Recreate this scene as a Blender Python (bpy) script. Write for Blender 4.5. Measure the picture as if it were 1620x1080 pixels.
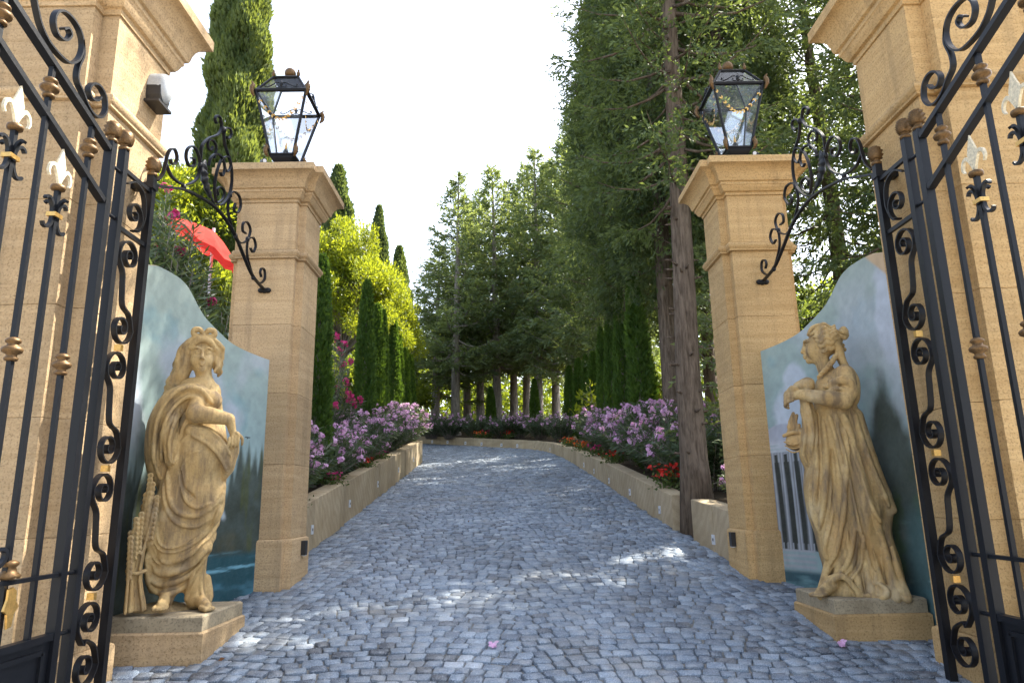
import bpy, math, random
import numpy as np
from mathutils import Vector, Matrix

random.seed(11)
rng = np.random.default_rng(11)
for _o in list(bpy.data.objects):
    bpy.data.objects.remove(_o)
scene = bpy.context.scene
col = scene.collection
R = math.radians

# ------------------------------------------------------------------ camera, sky, sun, exposure
CAM = (-0.09, 0.0, 1.85)
F_PX, TILT, YAW, ROLL = 1106.3, .2244, .008, .0192      # of a 1620 x 1080 frame
_ct, _st, _cy, _sy, _cr, _sr = math.cos(TILT), math.sin(TILT), math.cos(YAW), math.sin(YAW), math.cos(ROLL), math.sin(ROLL)
_fw = Vector((_sy * _ct, _cy * _ct, _st))
_rt = Vector((_cy, -_sy, 0))
_up = _rt.cross(_fw)
_right, _upv = _rt * _cr - _up * _sr, _rt * _sr + _up * _cr
cam_data = bpy.data.cameras.new('camera')
cam_data.sensor_width = 36
cam_data.lens = F_PX / 1620 * 36
cam_data.clip_start = .05
cam_data.clip_end = 2000
cam = bpy.data.objects.new('camera', cam_data)
_m = Matrix((_right, _upv, -_fw)).transposed().to_4x4()
_m.translation = CAM
cam.matrix_world = _m
col.objects.link(cam)
scene.camera = cam

SUN_AZ, SUN_EL = 57.0, 53.0          # degrees to the right of straight ahead, above the horizon
world = bpy.data.worlds.new('World')
scene.world = world
world.use_nodes = True
_wn = world.node_tree
_bg = _wn.nodes['Background']
_sky = _wn.nodes.new('ShaderNodeTexSky')
_sky.sky_type = 'NISHITA'
_sky.sun_disc = False
_sky.sun_elevation = R(SUN_EL)
_sky.sun_rotation = R(SUN_AZ)
_sky.air_density = 1.0
_sky.dust_density = 2.5
_sky.ozone_density = 1.0
_hs = _wn.nodes.new('ShaderNodeHueSaturation')
_hs.inputs['Saturation'].default_value = .60
_wn.links.new(_sky.outputs[0], _hs.inputs['Color'])
_wn.links.new(_hs.outputs[0], _bg.inputs[0])
_bg.inputs[1].default_value = .15
sun_data = bpy.data.lights.new('sun', 'SUN')
sun_data.energy = 4.2
sun_data.angle = R(.55)
sun_data.color = (1.0, .93, .80)
sun = bpy.data.objects.new('sun', sun_data)
_sd = Vector((math.sin(R(SUN_AZ)) * math.cos(R(SUN_EL)), math.cos(R(SUN_AZ)) * math.cos(R(SUN_EL)), math.sin(R(SUN_EL))))
sun.rotation_euler = (-_sd).to_track_quat('-Z', 'Y').to_euler()
col.objects.link(sun)
scene.view_settings.view_transform = 'Standard'
scene.view_settings.look = 'None'
scene.view_settings.gamma = 1
scene.view_settings.exposure = 2.0
scene.view_settings.use_curve_mapping = False
scene.cycles.use_denoising = True
scene.cycles.max_bounces = 8
scene.cycles.diffuse_bounces = 4
scene.cycles.transparent_max_bounces = 8
scene.cycles.sample_clamp_indirect = 8
scene.render.film_transparent = False


# ------------------------------------------------------------------ helpers
def ray(px, py):
    """direction (x, y=1, z) of a photograph pixel, from the camera"""
    X, Y = (px - 810) / F_PX, (540 - py) / F_PX
    d = _right * X + _upv * Y + _fw
    return d.x / d.y, d.z / d.y


def at_y(px, py, y):
    a, b = ray(px, py)
    return np.array((CAM[0] + a * y, y, CAM[2] + b * y))


def at_plane(px, py, p0, p1):
    """point on the vertical plane through plan points p0, p1"""
    a, b = ray(px, py)
    nx, ny = (p1[1] - p0[1]), -(p1[0] - p0[0])
    t = ((p0[0] - CAM[0]) * nx + (p0[1] - CAM[1]) * ny) / (a * nx + ny)
    return np.array((CAM[0] + a * t, t, CAM[2] + b * t))


def gz(y):
    """height of the rising ground (drive and garden) at depth y"""
    y = np.asarray(y, float)
    z = np.where(y < 27, .15 * y, 4.05 + 8 * (1 - np.exp(-(np.maximum(y, 27) - 27) * .15 / 8)))
    z = np.where(y < -2, -.3 + (y + 2) * .02, z)
    return z if z.shape else float(z)


def mesh_from(name, verts, faces, smooth=False):
    me = bpy.data.meshes.new(name)
    verts = np.asarray(verts, np.float32)
    if isinstance(faces, np.ndarray):
        n, k = faces.shape
        me.vertices.add(len(verts)); me.vertices.foreach_set('co', verts.ravel())
        me.loops.add(n * k); me.loops.foreach_set('vertex_index', faces.ravel().astype(np.int32))
        me.polygons.add(n)
        me.polygons.foreach_set('loop_start', np.arange(0, n * k, k, dtype=np.int32))
        if smooth:
            me.polygons.foreach_set('use_smooth', np.ones(n, bool))
        me.update(calc_edges=True)
    else:
        me.from_pydata(verts.tolist(), [], faces)
        if smooth:
            me.polygons.foreach_set('use_smooth', np.ones(len(me.polygons), bool))
        me.update()
    return me


def link(name, me, mat=None, parent=None):
    o = bpy.data.objects.new(name, me)
    col.objects.link(o)
    if mat is not None and me is not None and not me.materials:
        me.materials.append(mat)
    if parent is not None:
        o.parent = parent
    return o


def tag(o, label=None, cat=None, group=None, kind=None):
    if label: o['label'] = label
    if cat: o['category'] = cat
    if group: o['group'] = group
    if kind: o['kind'] = kind
    return o


def thing(name, loc, label, cat, group=None):
    o = bpy.data.objects.new(name, None)
    o.empty_display_size = .2
    o.location = loc
    col.objects.link(o)
    return tag(o, label, cat, group)


def set_tone(me, tone):
    a = me.attributes.new('tone', 'FLOAT', 'POINT')
    a.data.foreach_set('value', np.asarray(tone, np.float32))


class MB:
    """collects shapes in world coordinates, builds ONE mesh; sx=-1 mirrors it about the drive's axis"""
    def __init__(self, sx=1):
        self.v, self.f, self.n, self.sx = [], [], 0, sx

    def add(self, verts, faces):
        verts = np.asarray(verts, float)
        self.v.append(verts)
        n = self.n
        self.f += [tuple(i + n for i in f) for f in faces]
        self.n += len(verts)
        return self

    def box(self, x0, x1, y0, y1, z0, z1):
        v = [(x, y, z) for z in (z0, z1) for x, y in ((x0, y0), (x1, y0), (x1, y1), (x0, y1))]
        return self.add(v, [(3, 2, 1, 0), (4, 5, 6, 7), (0, 1, 5, 4), (1, 2, 6, 5), (2, 3, 7, 6), (3, 0, 4, 7)])

    def rings(self, rings, cap=True, close=False):
        rings = [np.asarray(r, float) for r in rings]
        k = len(rings[0]); f = []
        m = len(rings)
        for i in range(m - 1 + (1 if close else 0)):
            a, b = i * k, ((i + 1) % m) * k
            f += [(a + j, a + (j + 1) % k, b + (j + 1) % k, b + j) for j in range(k)]
        if cap and not close:
            f += [tuple(range(k - 1, -1, -1)), tuple((m - 1) * k + j for j in range(k))]
        return self.add(np.concatenate(rings), f)

    def frames(self, pts, side=None):
        pts = np.asarray(pts, float)
        t = np.gradient(pts, axis=0)
        t /= np.linalg.norm(t, axis=1)[:, None] + 1e-12
        if side is None:
            a = np.array((.31, .21, .93)) if abs(t[0][2]) < .8 else np.array((1., .1, .05))
            s = []
            p = np.cross(t[0], a)
            for i in range(len(pts)):
                p = p - t[i] * np.dot(p, t[i]); p /= np.linalg.norm(p) + 1e-12
                s.append(p.copy())
            s = np.array(s)
        else:
            s = np.tile(np.asarray(side, float), (len(pts), 1))
            s = s - t * (s * t).sum(1)[:, None]
            s /= np.linalg.norm(s, axis=1)[:, None]
        return pts, t, s, np.cross(t, s)

    def tube(self, pts, r, n=8):
        pts, t, s, b = self.frames(pts)
        r = np.broadcast_to(np.asarray(r, float), (len(pts),))
        a = np.arange(n) * 2 * math.pi / n
        return self.rings([pts[i] + r[i] * (np.cos(a)[:, None] * s[i] + np.sin(a)[:, None] * b[i]) for i in range(len(pts))])

    def ribbon(self, pts, side, w, th, taper=None):
        """flat bar swept along pts; w across (along side), th thick"""
        pts, t, s, b = self.frames(pts, side)
        rr = []
        for i in range(len(pts)):
            q = 1 if taper is None else taper[i]
            rr.append([pts[i] + s[i] * w / 2 * x + b[i] * th / 2 * q * y for x, y in ((-1, -1), (1, -1), (1, 1), (-1, 1))])
        return self.rings(rr)

    def lathe(self, prof, c, n=14, axis=None):
        a = np.arange(n) * 2 * math.pi / n
        c = np.asarray(c, float)
        M = np.eye(3) if axis is None else np.array(Vector(axis).to_track_quat('Z', 'Y').to_matrix())
        return self.rings([c + (np.stack([r * np.cos(a), r * np.sin(a), np.full(n, z)], 1)) @ M.T for r, z in prof])

    def ball(self, c, r, n=12, m=8, scale=(1, 1, 1)):
        th = np.linspace(.08, math.pi - .08, m)
        a = np.arange(n) * 2 * math.pi / n
        sc = np.asarray(scale, float)
        return self.rings([np.asarray(c) + r * sc * np.stack([np.sin(t) * np.cos(a), np.sin(t) * np.sin(a), np.full(n, -math.cos(t))], 1) for t in th])

    def build(self, name, mat, parent=None, smooth=False, kind=None, autosmooth=None):
        v = np.concatenate(self.v)
        f = self.f
        if self.sx < 0:
            v = v * (-1, 1, 1)
            f = [tuple(reversed(q)) for q in f]
        if parent is not None:
            v = v - np.array(parent_origin(parent))
        me = mesh_from(name, v, f, smooth)
        if autosmooth:
            me.polygons.foreach_set('use_smooth', np.ones(len(me.polygons), bool))
            me.set_sharp_from_angle(angle=R(autosmooth))
        o = link(name, me, mat, parent)
        if kind: o['kind'] = kind
        return o


def parent_origin(p):
    l = np.array(p.location)
    while p.parent is not None:
        p = p.parent
        l = l + np.array(p.location)
    return l


def smooth_path(pts, n=8):
    """Catmull-Rom through pts"""
    p = np.asarray(pts, float)
    p = np.vstack([2 * p[0] - p[1], p, 2 * p[-1] - p[-2]])
    out = []
    for i in range(1, len(p) - 2):
        for t in np.arange(n) / n:
            out.append(.5 * ((2 * p[i]) + (-p[i - 1] + p[i + 1]) * t + (2 * p[i - 1] - 5 * p[i] + 4 * p[i + 1] - p[i + 2]) * t * t
                             + (-p[i - 1] + 3 * p[i] - 3 * p[i + 1] + p[i + 2]) * t ** 3))
    out.append(p[-2])
    return np.array(out)


def copy_thing(o, loc, label, rotz=0, scale=None):
    def cp(q, par):
        c = q.copy()
        col.objects.link(c)
        c.parent = par
        for ch in [x for x in bpy.data.objects if x.parent == q]:
            cp(ch, c)
        return c
    c = cp(o, None)
    c.location = loc
    c.rotation_euler = (0, 0, rotz)
    if scale is not None:
        c.scale = scale
    if label: c['label'] = label
    return c


# ------------------------------------------------------------------ materials
class Nodes:
    def __init__(self, name):
        self.m = bpy.data.materials.new(name)
        self.m.use_nodes = True
        self.t = self.m.node_tree
        self.p = self.t.nodes['Principled BSDF']
        self.out = self.t.nodes['Material Output']

    def n(self, kind, **kw):
        nd = self.t.nodes.new('ShaderNode' + kind)
        for k, v in kw.items():
            if hasattr(nd, k) and k not in nd.inputs:
                setattr(nd, k, v)
            else:
                self.put(nd.inputs[k], v)
        return nd

    def put(self, sock, v):
        if hasattr(v, 'is_output'):
            self.t.links.new(v, sock)
        elif hasattr(v, 'outputs'):
            self.t.links.new(v.outputs[0], sock)
        else:
            if isinstance(v, (tuple, list)) and len(v) == 3 and sock.type == 'RGBA':
                v = (*v, 1)
            sock.default_value = v

    def coord(self, which='Object', scale=(1, 1, 1), rot=(0, 0, 0), loc=(0, 0, 0)):
        c = self.n('TexCoord')
        mp = self.n('Mapping')
        self.t.links.new(c.outputs[which], mp.inputs[0])
        mp.inputs['Scale'].default_value = scale
        mp.inputs['Rotation'].default_value = rot
        mp.inputs['Location'].default_value = loc
        return mp.outputs[0]

    def world(self, scale=(1, 1, 1), rot=(0, 0, 0)):
        c = self.n('NewGeometry')
        mp = self.n('Mapping')
        self.t.links.new(c.outputs['Position'], mp.inputs[0])
        mp.inputs['Scale'].default_value = scale
        mp.inputs['Rotation'].default_value = rot
        return mp.outputs[0]

    def noise(self, vec, scale, detail=4, rough=.55, dist=0):
        nd = self.n('TexNoise')
        self.put(nd.inputs['Vector'], vec)
        nd.inputs['Scale'].default_value = scale
        nd.inputs['Detail'].default_value = detail
        nd.inputs['Roughness'].default_value = rough
        nd.inputs['Distortion'].default_value = dist
        return nd.outputs[0]

    def ramp(self, fac, stops, interp='LINEAR'):
        nd = self.n('ValToRGB')
        nd.color_ramp.interpolation = interp
        el = nd.color_ramp.elements
        while len(el) < len(stops):
            el.new(.5)
        for e, (p, c) in zip(el, stops):
            e.position = p
            e.color = (c, c, c, 1) if isinstance(c, (int, float)) else (*c, 1)
        self.put(nd.inputs[0], fac)
        return nd.outputs[0]

    def mix(self, fac, a, b, mode='MIX'):
        nd = self.n('Mix', data_type='RGBA', blend_type=mode)
        self.put(nd.inputs[0], fac)
        self.put(nd.inputs[6], a)
        self.put(nd.inputs[7], b)
        return nd.outputs[2]

    def math(self, op, a, b=0.0, c=None):
        nd = self.n('Math', operation=op)
        self.put(nd.inputs[0], a); self.put(nd.inputs[1], b)
        if c is not None: self.put(nd.inputs[2], c)
        return nd.outputs[0]

    def attr(self, name, out='Fac'):
        nd = self.n('Attribute', attribute_name=name)
        return nd.outputs[out]

    def bump(self, h, strength=.3, dist=.01):
        nd = self.n('Bump')
        nd.inputs['Strength'].default_value = strength
        nd.inputs['Distance'].default_value = dist
        self.put(nd.inputs['Height'], h)
        self.put(self.p.inputs['Normal'], nd.outputs[0])

    def set(self, **kw):
        for k, v in kw.items():
            self.put(self.p.inputs[k.replace('_', ' ')], v)
        return self


def hsv_jit(N, c, fac):
    """brighten or darken colour c by fac (a 0..1 socket)"""
    nd = N.n('HueSaturation')
    N.put(nd.inputs['Color'], c)
    N.put(nd.inputs['Value'], fac)
    return nd.outputs[0]


def m_stone(name, c1, c2, c3):
    """warm sawn limestone: faint horizontal bedding, pores, weathering, each block a little different"""
    N = Nodes(name)
    w = N.world()
    band = N.noise(N.world(scale=(.8, .8, 13)), 1.5, 6, .65, .9)
    fine = N.noise(w, 70, 3, .7)
    blot = N.noise(w, 2.1, 5, .6)
    c = N.mix(N.ramp(band, [(.32, 0), (.68, 1)]), c1, c2)
    c = N.mix(N.ramp(blot, [(.52, 0), (.80, .55)]), c, c3)
    c = N.mix(N.ramp(fine, [(.34, .75), (.49, 0)]), c, tuple(x * .55 for x in c1))
    pits = N.noise(N.world(scale=(1, 1, 2.5)), 24, 4, .7)
    c = N.mix(N.ramp(pits, [(.30, .7), (.40, 0)]), c, tuple(x * .45 for x in c1))
    runs = N.noise(N.world(scale=(5, 5, .35)), 1.4, 4, .6)
    c = N.mix(N.ramp(runs, [(.53, 0), (.74, .5)]), c, tuple(x * .62 for x in c3))
    c = N.mix(N.ramp(fine, [(.60, 0), (.75, .30)]), c, tuple(min(1, x * 1.45) for x in c2))
    oi = N.n('ObjectInfo')
    c = hsv_jit(N, c, N.math('MULTIPLY_ADD', oi.outputs['Random'], .26, .88))
    N.set(Base_Color=c, Roughness=.88, Specular_IOR_Level=.25)
    pit = N.math('ADD', N.math('MULTIPLY', N.ramp(fine, [(.30, 0), (.5, 1)]), .7), N.math('MULTIPLY', N.noise(w, 260, 2, .6), .35))
    N.bump(N.math('ADD', pit, N.math('MULTIPLY', blot, .4)), .55, .006)
    return N.m


def m_planter(name):
    N = Nodes(name)
    w = N.world()
    c = N.mix(N.ramp(N.noise(N.world(scale=(1, 1, 1), rot=(.7, .5, .3)), 2.2, 5, .6, .4), [(.3, 0), (.7, 1)]), (.41, .32, .20), (.54, .445, .305))
    sw = N.n('TexWave', wave_type='BANDS', bands_direction='DIAGONAL')
    N.put(sw.inputs['Vector'], N.world(scale=(1, 1, 1)))
    sw.inputs['Scale'].default_value = 3.2
    sw.inputs['Distortion'].default_value = 5
    sw.inputs['Detail'].default_value = 3
    c = N.mix(N.math('MULTIPLY', N.ramp(sw.outputs[1], [(.3, 0), (.7, 1)]), .22), c, (.27, .20, .12))
    fine = N.noise(w, 85, 3, .7)
    c = N.mix(N.ramp(fine, [(.32, .5), (.48, 0)]), c, (.28, .20, .11))
    st = N.noise(N.world(scale=(6, 6, .6)), 1.3, 4, .6)
    c = N.mix(N.ramp(st, [(.56, 0), (.75, .42)]), c, (.22, .18, .13))
    oi = N.n('ObjectInfo')
    c = hsv_jit(N, c, N.math('MULTIPLY_ADD', oi.outputs['Random'], .22, .88))
    N.set(Base_Color=c, Roughness=.9, Specular_IOR_Level=.2)
    N.bump(N.math('ADD', fine, N.noise(w, 9, 3)), .45, .006)
    return N.m


def m_plain(name, c, rough=.5, metal=0., var=.12, scale=40, bump=.1, spec=.5):
    N = Nodes(name)
    w = N.world()
    nz = N.noise(w, scale, 4, .6)
    cc = N.mix(N.ramp(nz, [(.3, 0), (.7, 1)]), tuple(x * (1 - var) for x in c), tuple(min(1, x * (1 + var)) for x in c))
    N.set(Base_Color=cc, Roughness=N.math('MULTIPLY_ADD', nz, .25, max(0.02, rough - .12)), Metallic=metal, Specular_IOR_Level=spec)
    if bump:
        N.bump(nz, bump, .004)
    return N.m


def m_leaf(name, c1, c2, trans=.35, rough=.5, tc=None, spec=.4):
    """two-sided leaf: diffuse face, light coming through; tone attribute blends the darker and lighter leaf colour"""
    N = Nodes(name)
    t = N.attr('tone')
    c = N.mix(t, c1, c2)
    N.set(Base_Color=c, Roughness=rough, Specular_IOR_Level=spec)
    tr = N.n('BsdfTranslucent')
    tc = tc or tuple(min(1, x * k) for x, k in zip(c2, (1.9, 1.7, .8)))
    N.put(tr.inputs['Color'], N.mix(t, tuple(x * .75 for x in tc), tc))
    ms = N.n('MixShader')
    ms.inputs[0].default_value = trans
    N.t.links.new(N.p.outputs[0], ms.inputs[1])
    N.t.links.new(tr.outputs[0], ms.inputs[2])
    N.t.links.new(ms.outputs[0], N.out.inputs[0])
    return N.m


def m_bark(name, c1, c2, sc=1.0):
    N = Nodes(name)
    v = N.coord('Object', scale=(9 * sc, 9 * sc, 1.1 * sc))
    a = N.noise(v, 3, 6, .65, .5)
    b = N.noise(N.coord('Object', scale=(3, 3, 2)), 2, 3)
    c = N.mix(N.ramp(a, [(.35, 0), (.65, 1)]), c1, c2)
    c = N.mix(N.ramp(b, [(.5, 0), (.75, .5)]), c, tuple(x * 1.25 for x in c2))
    N.set(Base_Color=c, Roughness=.95, Specular_IOR_Level=.1)
    N.bump(a, .9, .03)
    return N.m


def m_sett():
    N = Nodes('granite_sett')
    t = N.attr('tone')
    w = N.world()
    c = N.ramp(t, [(0, (.036, .046, .064)), (.14, (.082, .110, .152)), (.5, (.148, .197, .262)), (.85, (.225, .285, .36)), (1, (.37, .42, .48))])
    sp = N.noise(w, 130, 3, .75)
    c = N.mix(N.ramp(sp, [(.36, .85), (.5, 0)]), c, (.045, .055, .075))
    c = N.mix(N.ramp(sp, [(.52, 0), (.68, .8)]), c, (.52, .57, .64))
    bl = N.noise(w, 11, 4, .65)
    c = N.mix(N.ramp(bl, [(.45, 0), (.72, .55)]), c, (.34, .36, .38))
    c = N.mix(N.ramp(N.noise(w, 1.7, 6, .7), [(.50, 0), (.72, .5)]), c, (.29, .275, .245))     # sand swept over the stones
    pn = N.noise(N.world(scale=(1.6, .45, 1)), .8, 4, .6)       # worn wheel tracks run up the drive
    c = hsv_jit(N, c, N.math('MULTIPLY_ADD', pn, 1.2, .42))
    N.set(Base_Color=c, Roughness=.62, Specular_IOR_Level=.45)
    N.bump(N.math('ADD', N.math('MULTIPLY', sp, .5), bl), .6, .006)
    return N.m


M = {}
M['stone_l'] = m_stone('limestone_left', (.425, .295, .16), (.55, .40, .238), (.33, .245, .155))
M['stone_r'] = m_stone('limestone_warm_lit', (.425, .275, .12), (.545, .375, .185), (.345, .24, .125))  # same limestone, the warmer light on this side put into its colour
M['planter'] = m_planter('planter_stone')
M['iron'] = m_plain('painted_iron', (.0045, .0055, .0085), .44, 0, .25, 60, .08, .30)
M['bronze'] = m_plain('bronze_paint', (.135, .078, .032), .48, .6, .35, 90, .15)
M['gold'] = m_plain('gold_leaf', (.62, .38, .12), .34, .85, .2, 70, .1)
M['cream'] = m_plain('worn_gilding', (.58, .52, .38), .6, .1, .3, 60, .2)
M['sett'] = m_sett()
M['mortar'] = m_plain('sandy_joint', (.19, .185, .172), .95, 0, .35, 55, .5, .1)
M['soil'] = m_plain('garden_soil', (.055, .042, .028), .98, 0, .5, 25, .8, .05)
M['gravel'] = m_plain('pale_gravel', (.42, .37, .29), .95, 0, .35, 30, .5, .1)
M['black_plastic'] = m_plain('black_plastic', (.012, .012, .014), .45, 0, .1, 60, 0)
M['white_plate'] = m_plain('white_plate', (.62, .64, .68), .45, 0, .05, 50, 0)
M['red_cloth'] = m_leaf('red_parasol_cloth', (.72, .075, .06), (.78, .09, .07), .5, .8, (.9, .12, .10), .1)
M['bark_red'] = m_bark('reddish_bark', (.072, .054, .040), (.205, .160, .122))
M['bark_grey'] = m_bark('grey_bark', (.13, .115, .10), (.36, .32, .28))
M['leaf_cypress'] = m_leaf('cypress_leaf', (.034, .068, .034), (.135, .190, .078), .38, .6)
M['leaf_cypress_sunlit'] = m_leaf('cypress_leaf_sunlit', (.055, .100, .032), (.175, .230, .072), .42, .6)  # lighter cypress leaf: sunlight on the left cypress put into the colour
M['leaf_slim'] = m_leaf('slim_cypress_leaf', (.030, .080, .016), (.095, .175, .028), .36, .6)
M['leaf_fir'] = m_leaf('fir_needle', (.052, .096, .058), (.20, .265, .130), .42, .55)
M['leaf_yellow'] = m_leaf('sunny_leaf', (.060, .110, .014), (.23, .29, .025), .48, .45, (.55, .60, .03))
M['leaf_oleander'] = m_leaf('oleander_leaf', (.036, .076, .044), (.115, .168, .090), .26, .38, None, .5)
M['leaf_wood'] = m_leaf('woodland_leaf', (.035, .065, .012), (.13, .18, .022), .45, .5, (.42, .50, .035))
M['leaf_bed'] = m_leaf('bedding_leaf', (.04, .08, .02), (.10, .15, .04), .3, .5)
M['petal_pink'] = m_leaf('pink_petal', (.72, .36, .66), (.86, .60, .79), .35, .6, (.9, .55, .82))
M['petal_magenta'] = m_leaf('magenta_petal', (.50, .03, .16), (.66, .05, .22), .35, .6, (.8, .06, .3))
M['petal_red'] = m_leaf('red_petal', (.55, .015, .012), (.72, .03, .02), .3, .6, (.8, .04, .02))
M['petal_orange'] = m_leaf('orange_petal', (.70, .09, .012), (.80, .16, .02), .3, .6, (.85, .2, .03))


def m_glass():
    N = Nodes('lantern_glass')
    g = N.n('BsdfGlass'); g.inputs['Roughness'].default_value = .02; g.inputs['IOR'].default_value = 1.05
    tr = N.n('BsdfTransparent')
    gl = N.n('BsdfGlossy'); gl.inputs['Roughness'].default_value = .05
    gl.inputs['Color'].default_value = (.9, .95, 1, 1)
    fr = N.n('Fresnel'); fr.inputs['IOR'].default_value = 1.5
    ms = N.n('MixShader')
    N.put(ms.inputs[0], N.math('MULTIPLY_ADD', fr.outputs[0], .5, .01))
    N.t.links.new(tr.outputs[0], ms.inputs[1]); N.t.links.new(gl.outputs[0], ms.inputs[2])
    df = N.n('BsdfDiffuse'); df.inputs['Color'].default_value = (.7, .75, .78, 1)
    m2 = N.n('MixShader')
    nz = N.noise(N.world(), 9, 4, .65)
    N.put(m2.inputs[0], N.math('MULTIPLY', N.ramp(nz, [(.45, 0), (.8, 1)]), .05))
    N.t.links.new(ms.outputs[0], m2.inputs[1]); N.t.links.new(df.outputs[0], m2.inputs[2])
    N.t.links.new(m2.outputs[0], N.out.inputs[0])
    return N.m


M['glass'] = m_glass()


def m_statue():
    N = Nodes('carved_stone')
    w = N.world()
    a = N.noise(w, 5, 5, .65, .4)
    b = N.noise(w, 45, 3, .6)
    d = N.noise(w, 1.8, 3, .6)
    c = N.mix(N.ramp(a, [(.32, 0), (.68, 1)]), (.37, .248, .102), (.51, .375, .183))
    c = N.mix(N.ramp(d, [(.50, 0), (.72, .6)]), c, (.40, .23, .085))
    c = N.mix(N.ramp(b, [(.32, .35), (.5, 0)]), c, (.22, .145, .07))
    c = N.mix(N.ramp(N.noise(N.world(scale=(4, 4, .7)), 2.2, 5, .65), [(.46, 0), (.63, .9)]), c, (.175, .125, .075))
    c = N.mix(N.ramp(N.noise(w, 9, 5, .7), [(.60, 0), (.72, .6)]), c, (.13, .115, .085))
    c = N.mix(N.ramp(N.noise(w, 3.1, 4, .6), [(.56, 0), (.75, .7)]), c, (.56, .46, .29))
    N.set(Base_Color=c, Roughness=.82, Specular_IOR_Level=.3)
    N.bump(N.math('ADD', b, N.noise(w, 150, 2)), .45, .006)
    return N.m


M['statue'] = m_statue()


def m_slab():
    N = Nodes('grey_weathered_stone')
    w = N.world()
    a = N.noise(w, 6, 5, .65)
    c = N.mix(N.ramp(a, [(.3, 0), (.7, 1)]), (.22, .18, .12), (.38, .32, .22))
    c = N.mix(N.ramp(N.noise(w, 60, 3), [(.35, .5), (.5, 0)]), c, (.10, .085, .06))
    N.set(Base_Color=c, Roughness=.85, Specular_IOR_Level=.3)
    N.bump(a, .4, .01)
    return N.m


M['slab'] = m_slab()
# ------------------------------------------------------------------ the setting: terrain, drive, beds
def sheet(name, xs, ys, zf, mat, parent=None):
    X, Y = np.meshgrid(xs, ys)
    Z = zf(X, Y)
    nx, ny = len(xs), len(ys)
    idx = np.arange(nx * ny).reshape(ny, nx)
    q = np.stack([idx[:-1, :-1], idx[:-1, 1:], idx[1:, 1:], idx[1:, :-1]], -1).reshape(-1, 4)
    o = link(name, mesh_from(name, np.stack([X, Y, Z], -1).reshape(-1, 3), q, True), mat, parent)
    return o


def spaced(a, b, n):
    return np.linspace(a, b, n)


terrain_y = np.concatenate([np.linspace(-60, -2, 12), np.linspace(-1, 40, 42), np.linspace(45, 260, 30)])
ter = sheet('terrain', np.concatenate([np.linspace(-200, -20, 10), np.linspace(-18, 18, 19), np.linspace(20, 200, 10)]), terrain_y,
            lambda X, Y: gz(Y) - .12 + 0 * X, M['soil'])
tag(ter, kind='structure')
# unseen forecourt added behind the photographer, pale to bounce sun onto the gate
fc = sheet('forecourt', np.linspace(-14, 14, 15), np.linspace(-24, 2.6, 20), lambda X, Y: gz(Y) - .02 + 0 * X, M['gravel'])
tag(fc, kind='structure')

# edges of the drive (plan), read off the photograph: right wall face and the far curve
RIGHT_EDGE = [(2.26, 7.5), (2.26, 7.9), (2.16, 9.1), (2.09, 9.6), (1.96, 11.9), (1.85, 14.1), (1.68, 17.1), (1.40, 20.6), (.86, 23.0), (-.61, 24.6), (-2.55, 26.4), (-5.5, 28.6), (-9, 30.6)]
LEFT_X = -2.48
re_path = smooth_path([(x, y, 0) for x, y in RIGHT_EDGE], 12)


def right_x(y):
    y = np.asarray(y, float)
    return np.interp(y, re_path[:, 1], re_path[:, 0])


drive = thing('driveway', (0, 0, 0), None, None)
drive['kind'] = 'structure'


def in_drive(x, y):
    a = (y >= 7.5) & (y < 30) & (x < right_x(y)) & ((x > LEFT_X) | (y > 19.9)) & (x > -8)
    b = (y < 7.5) & (y > 4.1) & (np.abs(x) < 3.05)
    c = (y <= 4.1) & (np.abs(x) < 5.2)
    return a | b | c


bed = sheet('mortar_bed', np.linspace(-9, 6, 31), np.linspace(2.2, 30, 57), lambda X, Y: gz(Y) - .006 + 0 * X, M['mortar'], drive)

# granite setts: rows in shallow segmental arcs, every stone its own outline, height, tilt and tone
ROW = .118
cells = []
for j in range(int((30 - 2.3) / ROW)):
    y0 = 2.3 + j * ROW
    x = -8 + rng.uniform(0, .1)
    far = 1.0
    while x < 5.2:
        w = rng.uniform(.088, .158) * far
        cells.append((x + w / 2, y0, w))
        x += w
cells = np.array(cells)
ph = (cells[:, 0] + 20.4) / 1.7
fr = ph - np.floor(ph)
arc = .15 * np.sin(np.pi * fr)
slope_a = .15 * np.cos(np.pi * fr) * np.pi / 1.7
cx, cyy, cw = cells[:, 0], cells[:, 1] + arc + rng.normal(0, .006, len(cells)), cells[:, 2]
cells_rot = np.arctan(slope_a) + rng.normal(0, .05, len(cells))
keep = in_drive(cx, cyy)
cx, cyy, cw, crot = cx[keep], cyy[keep], cw[keep], cells_rot[keep]
NC = len(cx)
cd = ROW * rng.uniform(.86, 1.04, NC)
tone = np.clip(rng.normal(.48, .23, NC), .10, .90)
tone[rng.random(NC) < .055] = .03
tone[rng.random(NC) < .022] = .96
tone[(cyy > 5.05) & (cyy < 5.25) & (np.abs(cx + .42) < .12)] = 1.0
NV = 24


def sett_proto():
    base = np.array([(-.40, -.5), (.40, -.5), (.5, -.38), (.5, .38), (.40, .5), (-.40, .5), (-.5, .38), (-.5, -.38)])
    base = base * rng.uniform(.93, 1.03, (8, 1)) + rng.normal(0, .03, (8, 2))
    r0 = np.c_[base * .965, np.full(8, -.02)]
    r1 = np.c_[base * .955, .006 + rng.normal(0, .0012, 8)]
    r2 = np.c_[base * .87, .0115 + rng.normal(0, .0022, 8)]
    return np.concatenate([r0, r1, r2])


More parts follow.
